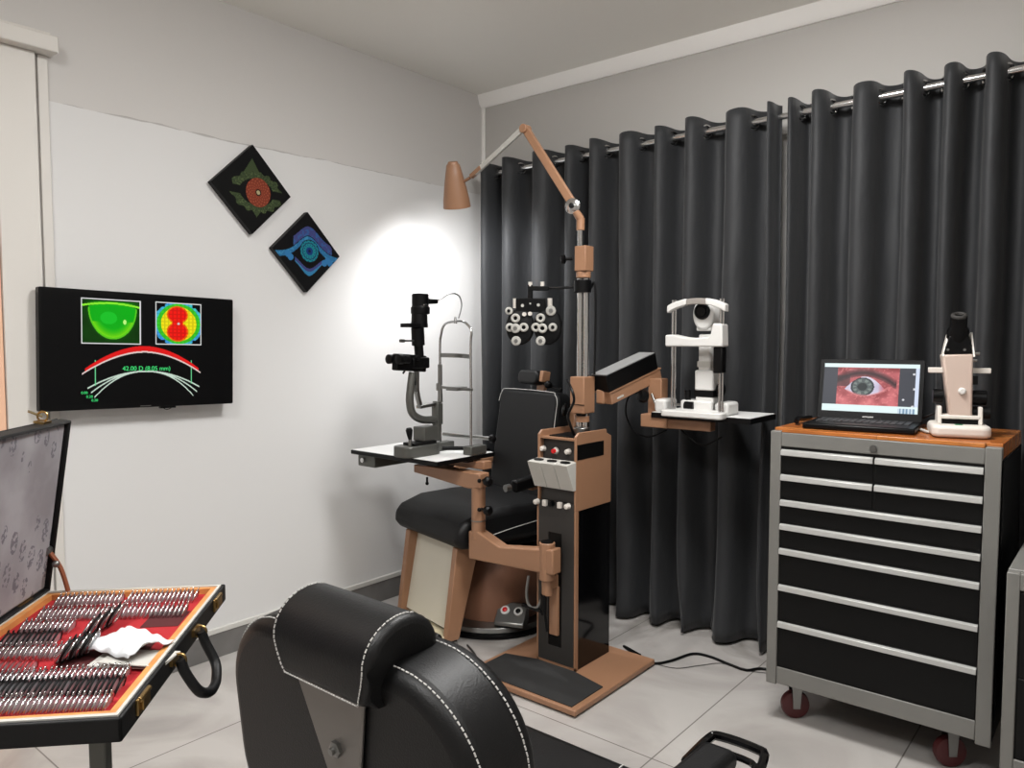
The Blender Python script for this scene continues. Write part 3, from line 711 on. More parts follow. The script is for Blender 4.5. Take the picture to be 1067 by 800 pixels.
for sgn, cx in ((-1, 542), (1, 571)):
    e = MB()
    e.lathe([(.062, -.004), (.068, 0), (.068, .028), (.060, .034)], PL(cx, 340, .014), (0, -1, 0), 32, sx=.92, sy=1.2)
    b = e.build('lens_battery', M['satin'], ph, bevel=.002)
    def dial(px, py, r, hole=False, y=-.022):
        prof = [(r, 0), (r, .008), (r*.8, .012)]
        if hole: prof = [(r*.45, .002), (r*.45, .012), (r*.75, .014), (r, .010), (r, 0), (r*.45, .002)]
        MB().lathe(prof, PL(px, py, y), (0, -1, 0), 20, cap=not hole).build('dial', M['lgrey'], b)
        if not hole:
            MB().lathe([(r*.45, 0), (r*.4, .006)], PL(px, py, y-.011), (0, -1, 0), 12).build('dial_centre', M['black'] if r < .0205 else M['steel'], b)
    cs = cx
    dial(cs-4 if sgn < 0 else cs-7, 331.5, .020, True, -.026)
    dial(cs+4.5 if sgn < 0 else cs-12, 341, .020, True)
    dial(cs-4 if sgn < 0 else cs-5, 342, .021, sgn > 0, -.03)
    dial(cs-10 if sgn < 0 else cs+5.5, 341, .019)
    dial(cs-3.5 if sgn < 0 else cs-7, 355, .021)
    dial(cs-11 if sgn < 0 else cs+3.5, 324, .022 if sgn > 0 else .017)
    MB().torus(PL(cx, 341, -.012), (0, 1, 0), .060, .003, 40, 6).build('cylinder_ring', M['steel'], b)
    MB().cyl(PL(537 if sgn < 0 else 573, 321), PL(537 if sgn < 0 else 573, 311), .011).build('knob', M['ivory'], ph)
for px, py in ((547, 327.5), (553, 327)): MB().cyl(PL(px, py, -.02), PL(px, py, -.032), .009).build('knob', M['ivory'], ph)
for px, py in ((545, 318.5), (561.5, 318), (553, 316.5)): MB().cyl(PL(px, py, -.019), PL(px, py, -.024), .007 if px != 553 else .004).build('scale_window', M['lgrey'], ph)

# ------------------------------------------------------------------ slit lamp on the left table
TZ = .852
sx = -2.38
sl = thing('slit_lamp', 'black and grey slit lamp microscope standing on the white instrument table', 'microscope', (sx, 2.34, TZ))
T = wm(sl)
def SL(): return MB(T)
def V(px, py, dx=0, X=sx): p = at(px, py, X=X); p.x += dx; return p
b0, b1 = V(414, 470), V(460, 470)
SL().prism([(x, y, TZ) for x, y in rrect(sx-.055, b0.y+.01, sx+.055, b0.y+.215, .035)], (0, 0, .047)).build('base', M['greym'], sl, bevel=.005)
SL().box((sx-.03, b0.y+.06, TZ+.047), (sx+.04, b0.y+.19, TZ+.058)).build('base_slide', M['satin'], sl)
j = V(424, 458); SL().cyl((sx+.02, j.y, TZ+.045), (sx+.02, j.y, TZ+.075), .008).build('joystick_stem', M['steel'], sl)
SL().lathe([(.006, 0), (.012, .025), (.015, .045), (.010, .055)], (sx+.02, j.y, TZ+.07), (0, -.12, 1), 16).build('joystick', M['black'], sl)
a = V(437, 447)
SL().box((sx-.04, a.y, TZ+.058), (sx+.03, a.y+.085, TZ+.12)).build('gear_box', M['greym'], sl, bevel=.004)
c = V(455, 440)
SL().cyl((sx, c.y, TZ+.05), (sx, c.y, V(455, 418).z), .018).box((sx-.02, c.y-.012, V(455, 442).z), (sx+.02, c.y+.02, V(455, 420).z)).build('column', M['greym'], sl, bevel=.003)
SL().tube([V(454, 437), V(440, 437), V(430, 431), V(427, 418), V(428, 403), V(430, 388)], .017, seg=12, smooth=8).build('microscope_arm', M['greym'], sl)
SL().bar(V(452, 421), V(436, 424), .03, .014).bar(V(438, 424), V(434, 408), .018, .016).bar(V(434, 408), V(434, 384), .02, .016).build('lamp_arm', M['steel'], sl, bevel=.002)
SL().bar(V(432, 390), V(437, 420), .012, .014).build('lamp_rod', M['black'], sl)
SL().box(V(426, 384, -.03), V(443, 372, .03)).sph(V(436, 378), .032).build('pivot_head', M['black'], sl, bevel=.006)
SL().bar(V(411, 377), V(442, 379), .07, .035, (1, 0, 0)).build('microscope_body', M['black'], sl, bevel=.006)
for dx in (-.03, .03):
    e = SL().lathe([(.016, 0), (.016, .035), (.020, .037), (.020, .06), (.015, .062)], V(421, 374.5, dx), (0, -1, .04), 18).build('eyepiece', M['black'], sl)
    q = V(421, 374.5, dx); SL().lathe([(.017, 0), (.017, .006)], q+Vector((0, -.045, .002)), (0, -1, .04), 18, cap=False).build('eyepiece_ring', M['chrome'], e)
for px in (414, 428): SL().cyl(V(px, 373, .034), V(px, 373, .05), .010).build('knob', M['satin'], sl)
SL().cyl(V(424, 383), V(420, 389), .004).build('small_lever', M['black'], sl)
SL().cyl(V(437, 372), V(436, 358), .020).cyl(V(436, 360), V(435, 341), .028).build('lamp_tube', M['black'], sl, bevel=.003)
SL().box(V(422, 341, -.03), V(441, 337, .03)).cyl(V(437, 341), V(437, 326), .036, .034).lathe([(.036, 0), (.041, .004), (.041, .03), (.036, .034), (.036, .085), (.03, .088)], V(438, 327.5), (0, 0, 1), 24).build('lamp_housing', M['black'], sl, bevel=.002)
SL().cyl(V(431, 355), V(420, 355), .004).cyl(V(421, 355), V(417, 355), .007).build('slit_lever', M['steel'], sl)
SL().cyl(V(436, 318, .036), V(436, 318, .044), .006).build('screw', M['chrome'], sl)
pe = V(446, 314)
cabp = SL().cyl(V(447, 314), V(455, 314), .012, .010).build('plug', M['black'], sl)
# chin frame, separate posts across the table
FY = 2.40
def Fv(px, py): return at(px, py, Y=FY)
cf_l, cf_r = Fv(458.5, 400).x, Fv(490.5, 400).x
SL().tube([pe + Vector((0, .03, 0)), V(460, 311), V(469, 306), V(478, 308), V(481, 318), Fv(478, 331) ], .003, smooth=8).build('lamp_cable', M['steel'], sl)
def fz(y): return Fv(475, y).z
SL().tube([(cf_l, FY, TZ+.03), (cf_l, FY, fz(420)), (cf_l, FY, fz(365)), (cf_l+.006, FY, fz(350)), (cf_l+.03, FY, fz(338)), ((cf_l+cf_r)/2, FY, fz(335)), (cf_r-.035, FY, fz(336)), (cf_r+.004, FY, fz(345)), (cf_r, FY, fz(360)), (cf_r, FY, fz(420)), (cf_r, FY, TZ+.03)], .0055, seg=10, smooth=6).build('chin_frame', M['chrome'], sl)
SL().cyl((cf_l, FY, fz(402)), (cf_l, FY, fz(380)), .010).cyl((cf_l, FY, fz(420)), (cf_l, FY, fz(406)), .012, .010).build('height_sleeve', M['steel'], sl)
SL().cyl(((cf_l+cf_r)/2+.003, FY, fz(337)), ((cf_l+cf_r)/2+.003, FY, fz(330)), .008, .004).build('frame_clip', M['chrome'], sl)
n = 8; band = []
for i in range(n+1):
    t_ = i/n; band.append((cf_l + (cf_r-cf_l)*t_, FY + .05*math.sin(PI*t_), 0))
mb = SL(); zt = fz(368); zb = fz(372.5)
vs = [(x, y, zt - .006*(i/n)) for i, (x, y, _) in enumerate(band)] + [(x, y, zb - .006*(i/n)) for i, (x, y, _) in enumerate(band)]
vs += [(x, y+.003, z) for x, y, z in vs]
m2 = 2*(n+1); fc = []
for i in range(n):
    fc += [(i, i+1, n+1+i+1, n+1+i), (m2+i, m2+n+1+i, m2+n+2+i, m2+i+1), (i, m2+i, m2+i+1, i+1), (n+1+i, n+2+i, m2+n+2+i, m2+n+1+i)]
mb.add(vs, fc).build('forehead_band', M['steel'], sl)
SL().bar((cf_l-.008, FY, fz(404)), (cf_r+.008, FY, fz(405)), .014, .012).box((cf_l+.05, FY-.015, fz(407)), (cf_l+.12, FY+.05, fz(403))).cyl((cf_l-.008, FY, fz(408)), (cf_l-.008, FY, fz(400)), .012).build('chin_rest', M['steel'], sl, bevel=.002)
SL().box((cf_r-.02, FY-.03, TZ), (cf_r+.03, FY+.07, TZ+.038)).box((cf_l-.03, FY-.03, TZ), (cf_l+.02, FY+.07, TZ+.038)).build('frame_foot', M['greym'], sl, bevel=.004)
SL().cyl((sx+.06, FY-.07, TZ+.025), (cf_r-.02, FY, TZ+.025), .009).build('rail_axle', M['black'], sl)
g0, g1 = at(462, 452, Y=2.47), at(512, 457, Y=2.52)
SL().cyl(g0, g1, .009).build('handle_bar', M['steel'], sl)
SL().lathe([(.010, 0), (.019, .008), (.019, .022), (.010, .03)], g1 - (g1-g0).normalized()*.01, (g1-g0), 18).build('handle_knob', M['black'], sl)

# ------------------------------------------------------------------ keratometer on the right table
KZ = 1.0425
kt = thing('keratometer', 'white keratometer with chin frame standing on the small right hand table', 'eye instrument', (-1.39, 2.9, KZ))
T = wm(kt)
def K(): return MB(T)
KY = 2.83
def Kv(px, py, Y=KY): return at(px, py, Y=Y)
xl, xr = Kv(700.5, 400).x, Kv(750, 400).x
zz = lambda y, Y=KY: Kv(725, y, Y).z
K().prism([(x, y, KZ-.008) for x, y in rrect(xl-.028, KY-.055, xr+.032, KY+.010, .02)], (0, 0, .026)).box((xl-.01, KY, KZ), (xr+.015, KY+.05, KZ+.02)).build('frame_base', M['wplast'], kt, bevel=.005)
for x in (xl, xr): K().cyl((x, KY, KZ+.02), (x, KY, zz(312)), .0055).cyl((x+.012, KY, KZ+.02), (x+.012, KY, zz(312)), .004).build('frame_post', M['chrome'], kt)
# arched top bar
hz = zz(318)
arch = []
for i in range(13):
    t_ = i/12; arch.append((xl-.018 + (xr-xl+.045)*t_, hz + .030*math.sin(PI*t_)**.8))
low = [(x, z-.030+ (.006*math.sin(PI*i/12))) for i, (x, z) in enumerate(arch)]
K().prism([(x, KY-.022, z) for x, z in arch[:5]+list(reversed(low[:5]))], (0, .035, 0)).prism([(x, KY-.022, z) for x, z in arch[8:]+list(reversed(low[8:]))], (0, .035, 0)).build('forehead_bar', M['wplast'], kt, bevel=.004)
K().prism([(x, KY-.018, z-.002) for x, z in arch[4:9]+list(reversed(low[4:9]))], (0, .028, 0)).build('forehead_pad', mat('grey_pad', (138, 132, 126), .6), kt, bevel=.003)
cz0, cz1 = zz(361), zz(350)
K().prism([(x, KY-.03, z) for x, z in ((xl-.02, cz0), (xl-.02, cz1+.004), (xl+.01, cz1+.006), (xl+.06, cz1-.004), (xl+.10, cz1-.008), (xr-.04, cz1-.004), (xr-.03, cz1+.004), (xr-.02, zz(337)), (xr+.018, zz(338)), (xr+.022, cz0))], (0, .06, 0)).build('chin_rest', M['wplast'], kt, bevel=.006, seg=3)
K().box((xr-.022, KY-.02, zz(388)), (xr+.018, KY+.02, zz(361))).build('height_grip', M['black'], kt, bevel=.006)
# measuring head, column
HY = 2.925
hx0 = Kv(739, 330, HY).x
K().lathe([(.043, -.055), (.047, -.045), (.047, .045), (.042, .055)], (hx0-.002, HY, zz(328, HY)), (0, 1, 0), 28, sx=1, sy=1.38).box((hx0-.036, HY-.045, zz(345, HY)), (hx0+.032, HY+.045, zz(330, HY))).build('measuring_head', M['wplast'], kt, bevel=.006)
K().lathe([(.034, 0), (.032, .012), (.024, .014), (.018, .006)], (hx0-.004, HY-.053, zz(325, HY)), (0, -1, 0), 24).cyl((hx0-.004, HY-.05, zz(325, HY)), (hx0-.004, HY-.068, zz(325, HY)), .02).build('lens_barrel', M['black'], kt, bevel=.001)
K().box((hx0-.03, HY-.035, zz(395, HY)), (hx0+.025, HY+.035, zz(348, HY))).build('neck', M['wplast'], kt, bevel=.008)
K().box((hx0-.032, HY-.037, zz(382, HY)), (hx0+.026, HY+.037, zz(376, HY))).build('neck_band', M['lgrey'], kt)
K().box((hx0-.041, HY-.042, zz(406, HY)), (hx0+.04, HY+.042, zz(385, HY))).box((hx0-.038, HY-.04, zz(432, HY)), (hx0+.04, HY+.04, zz(412, HY))).build('column', M['wplast'], kt, bevel=.007)
K().box((hx0-.040, HY-.041, zz(412, HY)), (hx0+.041, HY+.041, zz(406, HY))).build('column_band', M['black'], kt)
K().cyl((hx0+.045, HY, zz(405, HY)), (hx0+.065, HY, zz(405, HY)), .025).build('side_knob', M['black'], kt)
K().box((hx0-.10, HY-.05, KZ+.004), (hx0+.04, HY+.05, KZ+.055)).box((hx0+.04, HY-.03, KZ+.004), (hx0+.09, HY+.045, KZ+.046)).build('slide_base', M['wplast'], kt, bevel=.009, seg=3)
for x in (Kv(693, 420, 2.91).x, Kv(757, 425, 2.91).x):
    K().box((x-.026, 2.86, KZ+.0005), (x+.028, 2.97, KZ+.054)).build('rail_cover', M['wplast'], kt, bevel=.012, seg=3)
K().cyl((Kv(693, 420, 2.91).x, 2.92, KZ+.03), (Kv(757, 425, 2.91).x, 2.92, KZ+.03), .006).build('rail', M['steel'], kt)
K().lathe([(.006, 0), (.013, .01), (.013, .05), (.008, .055)], (hx0-.075, HY-.03, KZ+.045), (0, -.1, 1), 12).cyl((xl+.035, KY+.05, KZ+.03), (xl+.075, KY+.05, KZ+.03), .02).build('joystick', M['black'], kt)

# ================================================================== PATIENT CHAIR
ch = thing('examination_chair', 'black and tan reclining patient chair behind the slit lamp table', 'chair', (-2.40, 2.75, 0), R(-13))
MB().lathe([(.30, 0), (.31, .004), (.31, .016), (.29, .022)], (0,0,0), (0,0,1), 48).build('base_skirt', M['black'], ch)
MB().lathe([(.285, .018), (.292, .024), (.285, .045), (.255, .052)], (0,0,0), (0,0,1), 48).build('base_ring', M['steel'], ch, bevel=.002)
MB().lathe([(.235, .05), (.235, .08), (.225, .30), (.19, .36), (.10, .37), (.10, .44)], (0, .02, 0), (0,0,1), 40).build('pedestal', mat('brown_pedestal', (122, 84, 64), .45), ch, bevel=.004)
# seat cushions
def cushion(outline, x0, x1, name, m, bev=.03, sg=4):
    return MB().prism([(x0, y, z) for y, z in outline], (x1-x0, 0, 0)).build(name, m, ch, bevel=bev, seg=sg)
cushion([(-.36, .44), (-.385, .48), (-.385, .525), (-.35, .56), (-.24, .595), (-.05, .60), (.27, .585), (.27, .46), (.0, .44)], -.285, .285, 'seat', M['leather2'], .032)
cushion([(-.30, .40), (.26, .40), (.26, .46), (-.30, .46)], -.22, .22, 'seat_pan', M['black'], .006, 2)
MB().tube([(.286, -.33, .470), (.288, -.10, .505), (.288, .24, .535)], .002).build('piping', M['stitch'], ch)
BT = Matrix.Translation((0, .235, .56)) @ Matrix.Rotation(R(-9), 4, 'X')
MB(BT).prism([(x-.035, -.06, z) for x, z in rrect(-.245, -.02, .225, .53, .05)], (0, .10, 0)).build('backrest', M['leather2'], ch, bevel=.02, seg=4)
MB(BT).tube([(.188, -.06, .02), (.188, -.06, .40), (.188, -.06, .48), (.166, -.06, .515), (.126, -.06, .528), (-.21, -.06, .528), (-.262, -.06, .51), (-.278, -.06, .46)], .0017, smooth=5).build('piping', M['stitch'], ch)
MB(BT).prism([(x, .04, z) for x, z in rrect(-.25, -.05, .215, .45, .04)], (0, .018, 0)).build('back_shell', M['tan'], ch, bevel=.004)
MB(BT).prism([(x, -.075, z) for x, z in rrect(-.13, .56, .03, .63, .03)], (0, .07, 0)).build('headrest', M['leather2'], ch, bevel=.012, seg=3)
MB(BT).box((.03, -.06, .575), (.055, -.01, .63)).box((-.03, -.02, .50), (.03, .0, .58)).build('headrest_hinge', M['tan'], ch, bevel=.004)
MB(BT).sph((.07, -.03, .565), .02).bar((.03, -.03, .57), (.14, .0, .545), .014, .014).build('headrest_lever', M['black'], ch)
for sgn in (-1, 1):
    e = MB().bar((sgn*.325, -.12, .70), (sgn*.325, .22, .745), .055, .04, (1,0,0)).build('armrest', M['black'], ch, bevel=.012, seg=3)
    MB().bar((sgn*.315, -.02, .685), (sgn*.30, .24, .715), .03, .03).bar((sgn*.30, .23, .73), (sgn*.29, .26, .50), .03, .04).build('armrest_support', M['tan'], e, bevel=.004)
    MB().cyl((sgn*.325, -.14, .70), (sgn*.325, -.165, .698), .016).build('armrest_tip', M['steel'], e)
# leg rest
for sgn in (-1, 1):
    x = sgn*.205
    MB().prism([(x-.018, -.35, .44), (x-.018, -.23, .44), (x-.018, -.34, .035), (x-.018, -.405, .035)], (.036, 0, 0)).build('leg_rest_side', M['tan'], ch, bevel=.004)
MB().prism([(-.19, -.30, .44), (-.19, -.285, .44), (-.19, -.355, .07), (-.19, -.37, .07)], (.38, 0, 0)).build('leg_rest_panel', M['cream'], ch)
MB().box((-.20, -.62, .035), (.20, -.35, .055)).build('footboard', M['board'], ch, bevel=.003)
MB().box((-.205, -.625, .022), (.205, -.34, .036)).build('footboard_frame', M['black'], ch)
# foot switch, resting on base ring
bxm = wm(ch) @ at(530, 646, X=-2.16)
fs = thing('foot_switch', 'sloped silver foot switch with a red and a white button on the chair base', 'foot switch', (at(531, 652, Z=.055).x-.01, at(531, 652, Z=.055).y+.02, .053), R(22))
MB().prism([(-.07, -.035, 0), (-.07, -.035, .018), (-.07, .045, .085), (-.07, .06, .085), (-.07, .06, 0)], (.14, 0, 0)).build('switch_body', M['steel'], fs, bevel=.005)
nrm = Vector((0, -.067, .08)).normalized()
for x, m, in ((-.03, M['red']), (.033, M['black'])):
    c = Vector((x, .012, .058))
    o = MB().lathe([(.021, 0), (.021, .006), (.013, .008)], c, nrm, 20).build('button_collar', M['wplast'], fs)
    MB().lathe([(.012, 0), (.012, .006), (.008, .009)], c + nrm*.004, nrm, 16).build('button', m, o)
t = MB().tube([at(*p, Z=.006) for p in ((487, 672), (496, 684), (494, 700), (480, 706), (460, 705))], .004).build('floor_cable', M['dgrey'])
tag(t, 'thin grey cable on the floor beside the patient chair footboard', 'cable')
t = MB().obox(at(470, 668, Z=.010), (.07, .03, .018), (0, 0, R(-25))).build('plug_box', M['wplast'], bevel=.004); tag(t, 'small white plug box on the floor by the patient chair footboard', 'plug')

# ================================================================== FOREGROUND CHAIR
fc_ = thing('leather_chair', 'black leather chair with white stitching seen from behind in the foreground', 'chair', (-1.06, 1.08, 0))
T = wm(fc_)
LEAN = Matrix.Translation((-1.012, .80, .50)) @ Matrix.Rotation(R(6), 4, 'X')
TB = T @ LEAN
bk = rrect(-.325, -.10, .325, .352, .165, 10)
MB(TB).prism([(x*(1 + .04*(.2-z)), -.02, z) for x, z in bk], (0, .145, 0)).build('backrest', M['leather'], fc_, bevel=.03, seg=5)
# stitched seams run round the rear and front edges
def seam(yy, inset, parent):
    pts = []
    for i in range(10): 
        a = R(0 + 90*i/9); pts.append((.325-.165 + (.165-inset)*math.cos(a), yy, .352-.165 + (.165-inset)*math.sin(a)))
    right = [(.325-inset+.01, yy, -.10), (.325-inset+.003, yy, .12)] + pts
    right.append((.10, yy, .352-inset))
    left = [(-x, y, z) for x, y, z in right]
    for pth in (right, left):
        P = []
        for p0, p1 in zip(pth, pth[1:]):
            p0, p1 = Vector(p0), Vector(p1); nn = max(1, int((p1-p0).length/.0075))
            for k_ in range(nn): P.append((p0 + (p1-p0)*(k_/nn), p0 + (p1-p0)*((k_+.68)/nn)))
        mb = MB(TB)
        for a_, b_ in P: mb.tube([a_, b_], .0014, seg=5, smooth=1)
        mb.build('stitching', M['stitch'], fc_)
seam(.0, .0006, fc_); seam(.092, -.0012, fc_)
# headrest
hx_, hw = .024, .128
arc_ = [(.0195 - .0745*math.cos(R(a)), .358 + .064*math.sin(R(a))) for a in range(0, 181, 15)]
hp = [(-.050, .296), (-.055, .315), (-.055, .338)] + arc_ + [(.094, .33), (.094, .28), (.07, .27), (-.03, .290)]
def tap(z): return 1.0 if z > .36 else 1.0 - .22*((.36-z)/.07)**1.3      # the pad narrows towards its lower edge
hbm = MB()
n_ = len(hp); vs = [Vector((hx_ + sg_*hw*(tap(z) if y < .02 else 1), y, z)) for sg_ in (-1, 1) for y, z in hp]
hbm.add([TB @ v for v in vs], [tuple(range(n_)), tuple(reversed(range(n_, 2*n_)))] + [(i, i+n_, (i+1) % n_+n_, (i+1) % n_) for i in range(n_)])
hb = hbm.build('headrest', M['leather'], fc_, bevel=.014, seg=4)
for s_ in (-1, 1):
    mb = MB(TB); x = hx_ + s_*(hw-.014)
    path = [(-.0545, .302), (-.0565, .315), (-.0565, .338)] + [(.0195 - .0755*math.cos(R(a)), .358 + .065*math.sin(R(a))) for a in range(0, 121, 15)]
    for (ya, za), (yb2, zb2) in zip(path, path[1:]):
        a_, b_ = Vector((hx_ + (x-hx_)*tap(za), ya, za)), Vector((hx_ + (x-hx_)*tap(zb2), yb2, zb2)); nn = max(1, int((b_-a_).length/.0065))
        for k_ in range(nn): mb.tube([a_+(b_-a_)*(k_/nn), a_+(b_-a_)*((k_+.7)/nn)], .0013, seg=5, smooth=1)
    mb.build('stitching', M['stitch'], hb)
mb = MB(TB)
for k_ in range(29): mb.tube([(hx_-.094+k_*.0065, -.0548, .303), (hx_-.0895+k_*.0065, -.0548, .303)], .0013, seg=5, smooth=1)
mb.build('stitching', M['stitch'], hb)
pt = MB(TB).prism([(-.078, -.03, .288), (.100, -.03, .288), (.055, -.03, .08), (.005, -.03, .08)], (0, .008, 0)).build('metal_plate', mat('satin_plate', (128, 124, 120), .42, metal=.75), fc_, bevel=.003, label='brushed metal plate below the headrest')
MB(TB).lathe([(.014, 0), (.014, .007), (.010, .009)], (.02, -.03, .185), (0, -1, 0), 6).cyl((.02, -.03, .185), (.02, -.045, .185), .006).build('bolt', M['steel'], pt)
MB(TB).lathe([(.006, 0), (.005, .004)], (.03, -.03, .12), (0, -1, 0), 8).build('screw', M['steel'], pt)
# seat
MB(T).prism([(-1.335, y, z) for y, z in ((.85, .36), (1.33, .36), (1.37, .385), (1.375, .43), (1.35, .455), (1.1, .47), (.85, .47))], (.56, 0, 0)).build('seat', M['leather'], fc_, bevel=.022, seg=4)
MB(T).tube([(-.80, .95, .470), (-.80, 1.2, .466), (-.81, 1.345, .455)], .0015, seg=5).build('stitching', M['stitch'], fc_)
for s_ in (-1, 1):
    x = -1.03 + s_*.435
    a = MB(T).prism([(x-.034, y, z) for y, z in ((1.0, .53), (1.34, .53), (1.36, .55), (1.345, .575), (1.0, .59))], (.068, 0, 0)).build('armrest', M['leather'], fc_, bevel=.014, seg=4)
    MB(T).tube([(x-.04, 1.28, .555), (x-.038, 1.375, .56), (x-.02, 1.39, .565), (x+.055, 1.39, .565), (x+.075, 1.37, .562), (x+.08, 1.28, .52), (x+.075, 1.15, .36)], .009, smooth=4).tube([(x-.036, 1.36, .548), (x-.02, 1.372, .545), (x+.05, 1.372, .545), (x+.066, 1.35, .54)], .007, smooth=4).build('armrest_loop', M['gloss'], a)
    MB(T).bar((x, 1.02, .54), (x-.05*s_, 1.02, .40), .04, .012).bar((x, 1.25, .54), (x-.05*s_, 1.2, .40), .04, .012).build('armrest_bracket', M['steel'], a)
    MB(T).prism([(x+.045, 1.17, .34), (x+.045, 1.34, .38), (x+.05, 1.355, .52), (x+.05, 1.20, .53)], (.012, 0, 0)).build('side_guard', M['satin'], a, bevel=.003)
MB(T).cyl((-1.055, 1.1, .05), (-1.055, 1.1, .36), .05).build('pedestal', M['steel'], fc_)
MB(T).lathe([(.28, 0), (.28, .02), (.1, .045), (.06, .06)], (-1.055, 1.1, 0), (0, 0, 1), 40).build('base_disc', M['steel'], fc_, bevel=.003)

# ================================================================== DRAWER CABINET
CX0, CX1, CY0, CY1 = -.985, -.304, 2.60, 3.07
tc_ = thing('tool_cabinet', 'grey framed black drawer cabinet on red casters with wooden top', 'cabinet', (-.645, 2.83, 0))
T = wm(tc_)
def Cb(): return MB(T)
CZ0, CZT = .138, 1.032
b = Cb(); b.box((CX0, CY0+.006, CZ0+.01), (CX1, CY1, .995)); b.build('carcass', M['cblack'], tc_)
fr_ = Cb().box((CX0, CY0, CZ0), (CX0+.036, CY0+.035, CZT)).box((CX1-.042, CY0, CZ0-.005), (CX1, CY0+.035, CZT)).box((CX0+.036, CY0+.002, .98), (CX1-.042, CY0+.035, CZT-.004)).box((CX0+.036, CY0+.002, CZ0+.005), (CX1-.042, CY0+.035, .203)).build('front_frame', M['cgrey'], tc_, bevel=.003)
Cb().cyl((-.652, CY0+.002, 1.0), (-.652, CY0-.006, 1.0), .011).build('lock', M['steel'], tc_)
Cb().box((CX0+.002, CY0+.034, .99), (CX1-.002, CY1, 1.041)).box((CX0+.036, CY0+.006, CZT-.004), (CX1-.044, CY0+.034, 1.041)).build('wooden_top', M['wood'], tc_, bevel=.002)
Cb().box((CX1-.001, CY0+.04, .20), (CX1+.003, CY1-.03, .99)).build('side_panel', M['cblack'], tc_, bevel=.002)
dx0, dx1, dm = CX0+.038, CX1-.044, -.649
tops = [.975, .888, .800, .716, .630, .502, .371]
bots = tops[1:] + [.206]
for i, (zt, zb) in enumerate(zip(tops, bots)):
    spans = [(dx0, dm-.003), (dm+.003, dx1)] if i < 2 else [(dx0, dx1)]
    for xa, xb in spans:
        dr = Cb().box((xa, CY0+.004, zb+.004), (xb, CY0+.02, zt-.002)).build('drawer', M['cblack'], tc_, bevel=.002)
        Cb().prism([(xa, CY0+.004, zt-.004), (xa, CY0-.006, zt-.008), (xa, CY0-.008, zt-.024), (xa, CY0+.004, zt-.027)], (xb-xa, 0, 0)).build('handle_strip', M['handle'], dr, bevel=.001)
for x, y in ((CX0+.075, CY0+.085), (CX1-.12, CY0+.085), (CX0+.085, CY1-.08), (CX1-.12, CY1-.08)):
    CT = T @ Matrix.Translation((x, y, 0)) @ Matrix.Rotation(R(-52), 4, 'Z')
    cs = MB(CT).box((-.03, -.03, .135), (.03, .03, .142)).cyl((0, 0, .12), (0, 0, .14), .018).prism([(-.022, -.018, .13), (-.022, .018, .13), (-.022, .012, .04), (-.022, -.012, .04)], (.003, 0, 0)).prism([(.019, -.018, .13), (.019, .018, .13), (.019, .012, .04), (.019, -.012, .04)], (.003, 0, 0)).build('caster', M['steel'], tc_)
    MB(CT).lathe([(.030, -.016), (.047, -.013), (.050, 0), (.047, .013), (.030, .016)], (0, 0, .050), (1, 0, 0), 28).build('wheel', M['rubred'], cs)

# lower cabinet at right edge
c2 = thing('storage_cabinet', 'low grey and black cabinet cut off at the right edge of the photo', 'cabinet', (-.06, 2.6, 0))
T = wm(c2)
Y2 = 2.36
MB(T).box((-.245, Y2+.006, .19), (.12, 2.85, .725)).build('carcass', M['cblack'], c2)
MB(T).box((-.255, Y2, .17), (-.225, Y2+.03, .735)).box((.10, Y2, .17), (.13, Y2+.03, .735)).box((-.225, Y2, .69), (.10, Y2+.03, .735)).box((-.225, Y2, .17), (.10, Y2+.03, .235)).box((-.255, Y2+.03, .72), (.13, 2.85, .738)).build('front_frame', M['cgrey'], c2, bevel=.003)
MB(T).box((-.222, Y2+.002, .24), (.097, Y2+.012, .455)).build('drawer', M['cblack'], c2, bevel=.002)
MB(T).box((-.222, Y2+.002, .46), (.097, Y2+.012, .685)).build('drawer', M['cblack'], c2, bevel=.002)
for x in (-.20, .08):
    for y in (Y2+.07, 2.8): MB(T).cyl((x, y, 0), (x, y, .19), .016, .02).build('foot', M['black'], c2)

# ------------------------------------------------------------------ laptop
WZ = 1.0415
lt = thing('laptop', 'open black laptop on the drawer cabinet showing a close up eye on its screen', 'laptop', (-.735, 2.78, WZ), R(6))
LW = .345
kb = MB().box((-LW/2, -.115, .001), (LW/2, .115, .020)).build('base', M['black'], lt, bevel=.005)
MB().box((-LW/2+.02, -.11, .0200), (LW/2-.02, -.035, .0208)).build('palm_rest', M['satin'], kb)
MB().box((-.05, -.10, .0208), (.035, -.05, .0214)).build('touchpad', M['dgrey'], kb)
mb = MB()
for r_ in range(5):
    for c_ in range(14):
        x = -LW/2+.025+c_*.0212; y = -.022+r_*.0235; mb.box((x, y, .019), (x+.018, y+.019, .0235))
mb.build('keyboard', M['key'], kb)
LT = Matrix.Translation((0, .112, .018)) @ Matrix.Rotation(R(-14), 4, 'X')
LH = .222
ld = MB(LT).prism([(x, -.004, z) for x, z in rrect(-LW/2, 0, LW/2, LH, .008)], (0, .009, 0)).build('lid', M['black'], lt, bevel=.002)
